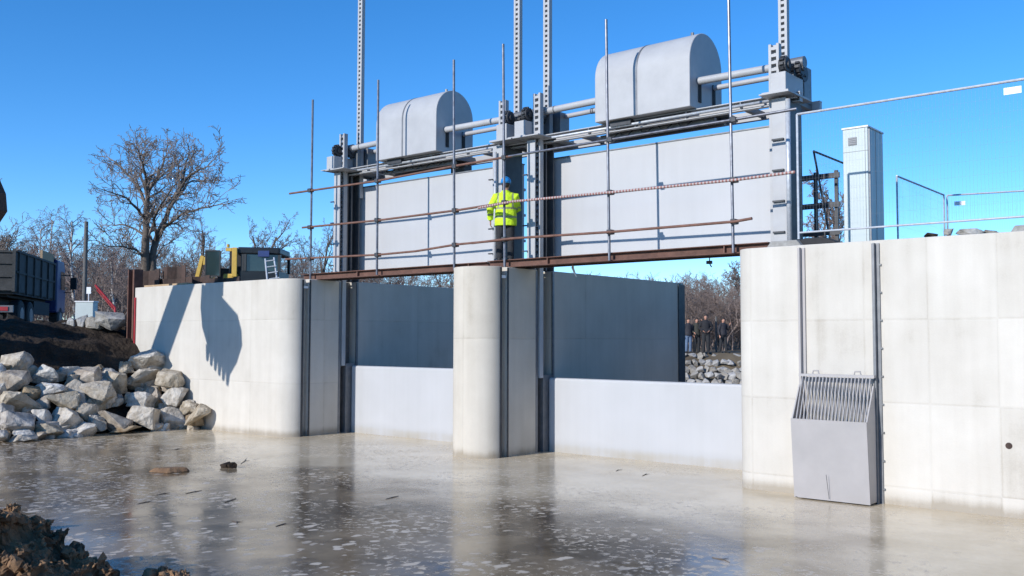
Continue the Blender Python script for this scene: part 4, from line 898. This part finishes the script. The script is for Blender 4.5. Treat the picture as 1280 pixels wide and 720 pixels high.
b = MB(); b.prism([(xw(239), lz(347)), (xw(244), lz(347)), (xw(250), lz(319)), (xw(246), lz(318))], .2, .38, 'y'); b.prism([(xw(250), lz(320)), (xw(257), lz(321)), (xw(253), lz(330)), (xw(249), lz(330))], .2, .5, 'y'); b.build('loader_arm', M['yellow'], dg_)
b = MB(); b.box(xw(262), xw(330), -.0, 1.6, .45, .8); b.build('undercarriage', M['black'], dg_)
for x in (xw(268), xw(325)):
    for y in (-.15, 1.6): wheel(dg_, x, y, .42, .45, .3)
pieces('cab_interior', M['black'], dg_, [(xw(279), xw(299), .5, 1.5, .6, lz(311)), (xw(262), xw(279), .7, 1.5, .6, lz(333))])
b = MB(); b.prism([(xw(281), lz(344)), (xw(288), lz(344)), (xw(287), lz(331)), (xw(283), lz(331))], .25, .45, 'y'); b.build('seat', M['plantdark'], dg_, bevel=.02)
b = MB(); b.box(xw(240), xw(262), .5, 1.4, .5, lz(345)); b.build('bonnet', M['yellow'], dg_, bevel=.06)
MB().box(xw(303), xw(306), -.0, .06, cz0, cz1).build('cab_post', M['plantdark'], dg_)
MB().tube([(xw(284), -.08, lz(309)), (xw(284), -.08, lz(305))], .05, 8).build('beacon', M['yellow'], dg_)
place(dg_, Vector((dO.x, dO.y, zc0)), yaw)
# aluminium ladder leaning on the digger
ld = MB(); a0, a1 = at_depth(337, 352, 28.6), at_depth(331.5, 323.5, 29.2); b0, b1 = at_depth(350, 350, 28.6), at_depth(342.5, 322, 29.2)
ld.tube([a0-Vector((0, 0, .6)), a1], .028, 6); ld.tube([b0-Vector((0, 0, .6)), b1], .028, 6)
for k in range(5): q = -.15+k*.26; ld.tube([a0+(a1-a0)*q, b0+(b1-b0)*q], .018, 6)
tag(ld.build('ladder', M['galv']), 'silver aluminium ladder leaning against the digger behind the wing wall', 'ladder')

# ------------------------------------------------------------------ sheet piles, poles, boxes at the left
def upile(px0, px1, pyt, Y, zb, label, dep=.22):
    A = at_y(px0, pyt, Y); B = at_y(px1, pyt, Y); x0, x1, zt_ = A.x, B.x, A.z; w_ = x1-x0
    p = [(x0, Y), (x0+w_*.18, Y), (x0+w_*.32, Y+dep), (x0+w_*.68, Y+dep), (x0+w_*.82, Y), (x1, Y)]
    q = [(a, b_+.025) for a, b_ in reversed(p)]
    tag(MB().prism(p+q, zb, zt_).build('sheet_pile', M['rustdark']), label, 'sheet pile', 'rusty sheet piles by the wing wall')
upile(168, 199, 339, 15.4, 1.0, 'dark rusty sheet pile next to the tall corner post behind the wing wall')
upile(204, 232, 334, 15.55, 1.0, 'dark rusty sheet pile with the highest top behind the wing wall')
upile(198, 240, 349, 15.5, 1.0, 'low dark sheet pile between the taller ones behind the wing wall')
upile(233, 262, 346, 15.6, 1.0, 'low rusty sheet pile in front of the digger arm')
upile(262, 300, 348, 15.6, 1.0, 'low rusty sheet pile below the digger door')
A = at_y(160, 337, 14.62); B = at_y(168, 337, 14.62); m_ = MB()
m_.box(A.x, A.x+.05, 14.62, 14.9, .5, A.z); m_.box(B.x-.05, B.x, 14.62, 14.9, .5, A.z); m_.box(A.x+.05, B.x-.05, 14.74, 14.78, .5, A.z)
tag(m_.build('steel_post', M['rust']), 'tall rusty steel corner post at the left end of the wing wall', 'post')
m_ = MB(); A = at_y(168.8, 372, 14.58); m_.box(A.x, A.x+.05, 14.56, 14.595, 1.8, A.z); tag(m_.build('warning_marker', M['red']), 'narrow red strip on the left edge of the wing wall', 'strip')
ep = at_depth(108, 277, 60); m_ = MB(); m_.tube([(ep.x, ep.y, 2.4), (ep.x, ep.y, ep.z)], [.15, .12], 10); m_.box(ep.x-.2, ep.x+.2, ep.y-.03, ep.y+.03, ep.z-.35, ep.z-.28)
tag(m_.build('utility_pole', M['pole'], smooth='auto'), 'bare grey utility pole rising behind the truck', 'pole')
c = at_depth(111, 363, 57); m_ = MB(); m_.box(-.13, .13, -.02, .02, -.2, .2, Matrix.Translation(c) @ Matrix.Rotation(yaw, 4, 'Z')); m_.tube([(c.x, c.y, 2.4), (c.x, c.y, c.z-.2)], .03, 6)
tag(m_.build('notice_sign', M['white']), 'small white notice board on a thin post by the utility pole', 'sign')
c = at_depth(108, 391, 45); t = thing('utility_box', (c.x, c.y, 2.7), 'pale green utility box on the ground before the birches', 'utility box')
MB().box(-.42, .42, -.25, .25, -.3, .5, Matrix.Translation(c) @ Matrix.Rotation(yaw, 4, 'Z')).build('case', M['cabinet'], t, bevel=.02)
MB().box(-.45, .45, -.28, .28, .502, .55, Matrix.Translation(c) @ Matrix.Rotation(yaw, 4, 'Z')).build('lid', M['white'], t)
a, b_ = at_depth(119, 356, 52), at_depth(144, 385, 52); m_ = MB(); m_.tube([a, b_], .06, 8); m_.tube([a+Vector((0, .1, -.28)), b_+Vector((0, .1, -.28))], .03, 8)
for k in range(6): q = a+(b_-a)*(k/5); m_.tube([q, q+Vector((0, .1, -.28))], .02, 5)
m_.tube([b_+Vector((0, 0, .05)), b_-Vector((0, 0, 2))], .06, 8)
tag(m_.build('barrier', M['red']), 'slanting red barrier arm in front of the distant birches', 'barrier')
c = at_depth(126, 391, 48); m_ = MB(); m_.box(-.55, .55, -.1, .1, -.04, .04, Matrix.Translation(c) @ Matrix.Rotation(yaw, 4, 'Z')); m_.box(-.05, .05, -.05, .05, -.8, -.04, Matrix.Translation(c)); tag(m_.build('low_sign', M['white']), 'low white board on a stake right of the utility box', 'board')
# rubble behind the right wall
for i, (px, py, w_, h_, lab) in enumerate(((1163, 294, 20, 7, 'dark flat lump of rubble behind the right wall'), (1186, 290, 14, 7, 'small brown stone in the rubble behind the right wall'), (1212, 290, 34, 7, 'broad pale stone in the rubble behind the right wall'), (1238, 291, 22, 6, 'low grey stone at the right of the rubble behind the wall'))):
    D = 17.0; c = at_depth(px, py, D); s_ = D/FOC/2
    o = link('rubble_stone', rock_mesh('rubble_stone', w_*s_, w_*s_*.7, h_*s_*1.3, 1500+i), M['slabrock'] if i != 0 else M['soil'], smooth='auto'); o.location = c; o.rotation_euler = (0, 0, yaw)
    tag(o, lab, 'stone')

# ------------------------------------------------------------------ bare trees
def grow(T, C, p, d, L, r_, lv, P, rr):
    n = P['seg'][lv]; pts = [Vector(p)]; dd = Vector(d); rad = [r_]
    for i in range(n):
        dd = (dd+Vector((rr.gauss(0, 1), rr.gauss(0, 1), rr.gauss(0, 1)))*P['wob'][lv]+Vector((0, 0, P['up'][lv]))).normalized()
        pts.append(pts[-1]+dd*(L/n)); rad.append(max(r_*(1-(i+1)/n*P['tap'][lv]), P['rmin']))
    (T if lv <= P['tl'] else C).tube(pts, rad, 7 if lv == 0 else (5 if lv == 1 else 3), False)
    if lv+1 >= len(P['num']) : return
    k = P['num'][lv+1]
    for j in range(k):
        f = P['st'][lv]+(1-P['st'][lv])*(j+rr.uniform(.1, .9))/k; q = f*n; i = min(int(q), n-1); pos = pts[i].lerp(pts[i+1], q-i)
        ax = (pts[i+1]-pts[i]).normalized(); o_ = ax.orthogonal().normalized(); o_ = Matrix.Rotation(rr.uniform(0, 6.283), 3, ax) @ o_
        an = R(rr.uniform(*P['ang'][lv])); nd = ax*math.cos(an)+o_*math.sin(an)
        rl = rad[i]*rr.uniform(.5, .72)
        grow(T, C, pos, nd, L*P['len'][lv]*rr.uniform(.7, 1.15)*(1-.45*f if lv == 0 else 1-.3*f), max(rl, P['rmin']), lv+1, P, rr)
BIG = dict(seg=[7, 6, 5, 4, 3], wob=[.07, .16, .2, .25, .3], up=[.04, .10, .07, .05, .02], tap=[.72, .85, .85, .9, .9], num=[1, 9, 7, 6, 5], st=[.22, .25, .2, .15], ang=[(28, 58), (25, 55), (25, 60), (25, 65)], len=[.72, .50, .52, .52], rmin=.014, tl=1)
MID = dict(BIG, num=[1, 12, 7, 5, 3], seg=[6, 5, 4, 3, 2], rmin=.014, len=[.50, .5, .5, .5], ang=[(25, 50), (25, 55), (25, 60), (25, 65)])
BIR = dict(BIG, num=[1, 22, 7, 5], seg=[9, 5, 4, 3], wob=[.05, .12, .2, .25], up=[.03, .06, -.10, -.2], len=[.30, .5, .55], ang=[(28, 50), (25, 60), (25, 70)], st=[.22, .2, .15], rmin=.011, tl=0)
def tree(px, pyb, pyt, D, P, seed, label, tm_, cm, z0=2.6, r_=None, lean=(0, 0), name='tree', group=None, scale_xy=1.):
    base = at_depth(px, pyb, D); top = at_depth(px, pyt, D); h = (top.z-z0)
    t = thing(name, (base.x, base.y, z0), label, 'tree', group)
    T, C = MB(), MB(); grow(T, C, (0, 0, 0), Vector((lean[0], lean[1], 1)).normalized(), h*.86, r_ or h*.022, 0, P, random.Random(seed))
    zmax = max(v[2] for v in C.v); k = h/zmax
    T.v = [(v[0]*k*scale_xy, v[1]*k*scale_xy, v[2]*k) for v in T.v]; C.v = [(v[0]*k*scale_xy, v[1]*k*scale_xy, v[2]*k) for v in C.v]
    for mb, nm, mm in ((T, 'trunk', tm_), (C, 'crown', cm)):
        o = mb.build(nm, mm, None, smooth=True, fix=False); o.parent = t
    return t
# the big tree forks low: two leaders in one crown
def bigtree():
    """leaders and limbs laid out as the tree shows them, each given its own reach towards or away from the camera"""
    D = 72; base = at_depth(181, 335, D); z0 = 2.6
    t = thing('tree', (base.x, base.y, z0), 'largest bare tree, tall fan of limbs and rounded crown, behind the wing wall', 'tree')
    O = Vector((base.x, base.y, z0)); T, C = MB(), MB(); rr = random.Random(4)
    LIMBS = [([(645, 700), (646, 560), (648, 430), (655, 340), (668, 270)], .42, .17, 0), ([(680, 700), (690, 560), (738, 440), (790, 330), (838, 220), (862, 125)], .36, .05, .8),
             ([(650, 420), (612, 375), (560, 322), (470, 290)], .16, .04, -1.6), ([(655, 380), (625, 290), (580, 230), (520, 165), (470, 135)], .17, .04, 1.2), ([(660, 320), (650, 230), (632, 150), (605, 80)], .16, .04, -.8),
             ([(668, 270), (712, 215), (738, 150), (752, 95)], .16, .04, .6), ([(640, 610), (600, 565), (540, 552), (430, 540)], .12, .035, -1.0), ([(644, 500), (600, 470), (520, 445), (455, 450)], .13, .035, 1.6),
             ([(700, 520), (750, 450), (830, 395), (920, 368), (1020, 350)], .17, .04, -1.4), ([(770, 370), (830, 290), (885, 235), (1000, 235)], .15, .04, 1.5), ([(800, 310), (860, 220), (920, 180), (980, 165)], .14, .04, -1.5),
             ([(690, 620), (720, 570), (780, 520)], .10, .03, 1.0), ([(655, 430), (720, 370), (800, 300), (900, 300)], .13, .035, 2.0), ([(660, 300), (620, 215), (640, 120), (660, 70)], .12, .035, 2.0), ([(838, 220), (812, 160), (790, 130)], .1, .03, 1.2),
             ([(700, 520), (690, 420), (740, 330), (800, 250)], .14, .04, -2.2)]
    P = dict(BIG, seg=[6, 5, 4, 3], num=[1, 6, 5, 5], wob=[.1, .18, .22, .28], up=[.05, .07, .04, .02], len=[.5, .5, .5, .5], ang=[(28, 60), (25, 58), (25, 62), (25, 65)], st=[.3, .2, .15, .15], rmin=.017, tl=0)
    for pl, ra, rb, dep in LIMBS:
        pts = [at_depth(181+(x/3.556-181)*.88, 150+(y+(700-y)*.075)/3.556, D+dep*4.5*(i/(len(pl)-1))**1.3)-O for i, (x, y) in enumerate(pl)]
        fine = []
        for a, b in zip(pts[:-1], pts[1:]):
            for q in range(3): fine.append(a.lerp(b, q/3)+Vector((rr.gauss(0, 1), rr.gauss(0, 1), rr.gauss(0, 1)))*(.05 if q else 0))
        fine.append(pts[-1]); n = len(fine); rad = [(ra+(rb-ra)*i/(n-1))*.84 for i in range(n)]
        T.tube(fine, rad, 7, False)
        big_ = ra > .3
        for i in range(4 if big_ else 2, n):
            for _ in range(1 if big_ or i % 2 else 2):
                ax = (fine[i]-fine[i-1]).normalized(); o_ = Matrix.Rotation(rr.uniform(0, 6.283), 3, ax) @ ax.orthogonal().normalized(); an = R(rr.uniform(25, 60))
                nd = (ax*math.cos(an)+o_*math.sin(an)+Vector((0, 0, .18))).normalized()
                grow(C, C, fine[i-1].lerp(fine[i], rr.random()), nd, rr.uniform(1.3, 2.9), max(rad[i]*.5, .03), 1, P, rr)
        grow(C, C, fine[-1], (fine[-1]-fine[-2]).normalized(), 1.7, rb, 1, P, rr)
    for mb, nm, mm in ((T, 'trunk', M['bark']), (C, 'crown', M['twig'])):
        o = mb.build(nm, mm, None, smooth=True, fix=False); o.parent = t
bigtree()
tree(245, 340, 258, 88, MID, 21, 'rounded brownish bare tree right of the largest tree, above the digger arm', M['bark'], M['twigred'])
tree(311, 330, 262, 95, dict(MID, ang=[(18, 38), (20, 45), (25, 60), (25, 65)], num=[1, 7, 7, 6, 4]), 8, 'bare tree with a split fan of branches behind the digger cab', M['bark'], M['twig'], scale_xy=1.25)
tree(328, 330, 268, 96, dict(MID, num=[1, 6, 7, 6, 3]), 33, 'smaller bare tree just right of the fan-shaped one', M['bark'], M['twig'], lean=(.1, .15))
tree(97, 385, 252, 66, BIR, 5, 'pale-barked birch directly left of the utility pole', M['birch'], M['birchtwig'], name='birch_tree', r_=.14)
tree(40, 385, 262, 70, BIR, 15, 'birch with a slanting stem above the dump truck body', M['birch'], M['birchtwig'], name='birch_tree', lean=(.12, .1), r_=.14)
tree(62, 385, 255, 74, BIR, 26, 'slim birch behind the blue truck cab', M['birch'], M['birchtwig'], name='birch_tree', r_=.12)
tree(147, 385, 300, 62, BIR, 37, 'white-stemmed young birch left of the rusty corner post', M['birch'], M['birchtwig'], name='birch_tree', r_=.10, lean=(-.05, -.04))
tree(132, 385, 310, 64, BIR, 48, 'second young birch between the pole and the corner post', M['birch'], M['birchtwig'], name='birch_tree', r_=.09, lean=(.1, .1))
tree(10, 385, 290, 52, MID, 53, 'dark bare bushy tree above the truck tailgate at the left edge', M['bark'], M['twig'])
tree(400, 330, 272, 105, MID, 60, 'reddish bare tree between the wing wall and the left gantry post', M['bark'], M['twigred'])
tree(372, 330, 290, 110, MID, 64, 'low bare tree left of the leftmost scaffold pole', M['bark'], M['twigred'])
tree(918, 430, 322, 70, dict(MID, num=[1, 12, 8, 6, 3]), 71, 'reddish bare tree seen through the right bay next to the abutment', M['bark'], M['twigred'], z0=1.9)
tree(868, 430, 356, 85, MID, 72, 'low bare tree above the onlookers through the right bay', M['bark'], M['twig'], z0=1.9)
tree(1046, 300, 205, 40, MID, 76, 'bare tree showing behind the leaning fence panel', M['bark'], M['twigred'], z0=3.7)
tree(1022, 300, 235, 46, MID, 77, 'small bare tree behind the dark guard rail', M['bark'], M['twigred'], z0=3.7)
tree(-14, 385, 172, 60, dict(MID, num=[1, 9, 6, 5, 3]), 81, 'bare tree whose twigs reach in over the bucket at the left edge', M['bark'], M['twig'])

# far wood and scrub: one mass nobody could count
vs_, fs_ = [], []; protos = []
for s_ in range(5):
    T = MB(); P = dict(MID, num=[1, 10, 7, 5], seg=[4, 4, 3, 2], rmin=.0017, wob=[.1, .16, .2, .25], len=[.55, .55, .55, .5]); grow(T, T, (0, 0, 0), (0, 0, 1), 1., .012, 0, P, random.Random(300+s_))
    zz = max(v[2] for v in T.v)
    P2 = np.array(T.v)/zz; protos.append((P2, [f for f in T.f if len(f) == 4]))
VV, FF, off = [], [], 0; rr = random.Random(99)
def stand(px, D, h, z0, wide=1.0, rad=.02):
    global off
    c = at_depth(px, 425, D); P_, F_ = protos[rr.randrange(5)]; a = rr.uniform(0, 6.28); ca, sa = math.cos(a), math.sin(a)
    q = np.empty_like(P_); q[:, 0] = (P_[:, 0]*ca-P_[:, 1]*sa)*h*wide+c.x; q[:, 1] = (P_[:, 0]*sa+P_[:, 1]*ca)*h*wide+c.y; q[:, 2] = P_[:, 2]*h+z0
    VV.append(q); FF.append(np.array(F_)+off); off += len(P_)
for i in range(260):
    px = rr.uniform(-60, 440); D = rr.uniform(78, 150); stand(px, D, rr.uniform(5, 10.5)*(D/105)*(1.15 if px < 240 else .95), 2.6, 1.2)
for i in range(130):
    px = rr.uniform(-40, 430); D = rr.uniform(60, 80); stand(px, D, rr.uniform(2.5, 4.8), 2.5, 1.6)
for i in range(120):
    px = rr.uniform(425, 960); D = rr.uniform(85, 140); stand(px, D, rr.uniform(6.5, 10.5 if px < 600 else 8)*D/105, 2.2, 1.3)
for i in range(170):
    px = rr.uniform(835, 950); D = rr.uniform(49, 75); stand(px, D, rr.uniform(2.0, 4.2), 1.7, 1.5)
for i in range(40):
    px = rr.uniform(960, 1400); D = rr.uniform(60, 140); stand(px, D, rr.uniform(3, 5.5), 2.5, 1.3)
V_ = np.concatenate(VV); F_ = np.concatenate(FF)
me = bpy.data.meshes.new('far_wood'); me.vertices.add(len(V_)); me.vertices.foreach_set('co', V_.ravel()); me.loops.add(F_.size); me.loops.foreach_set('vertex_index', F_.ravel().astype(np.int32))
me.polygons.add(len(F_)); me.polygons.foreach_set('loop_start', np.arange(0, F_.size, 4, dtype=np.int32)); me.update(calc_edges=True)
fw = link('far_wood', me, M['twigred']); tag(fw, 'brownish mass of bare trees and scrub along the horizon', 'woodland', kind='stuff')
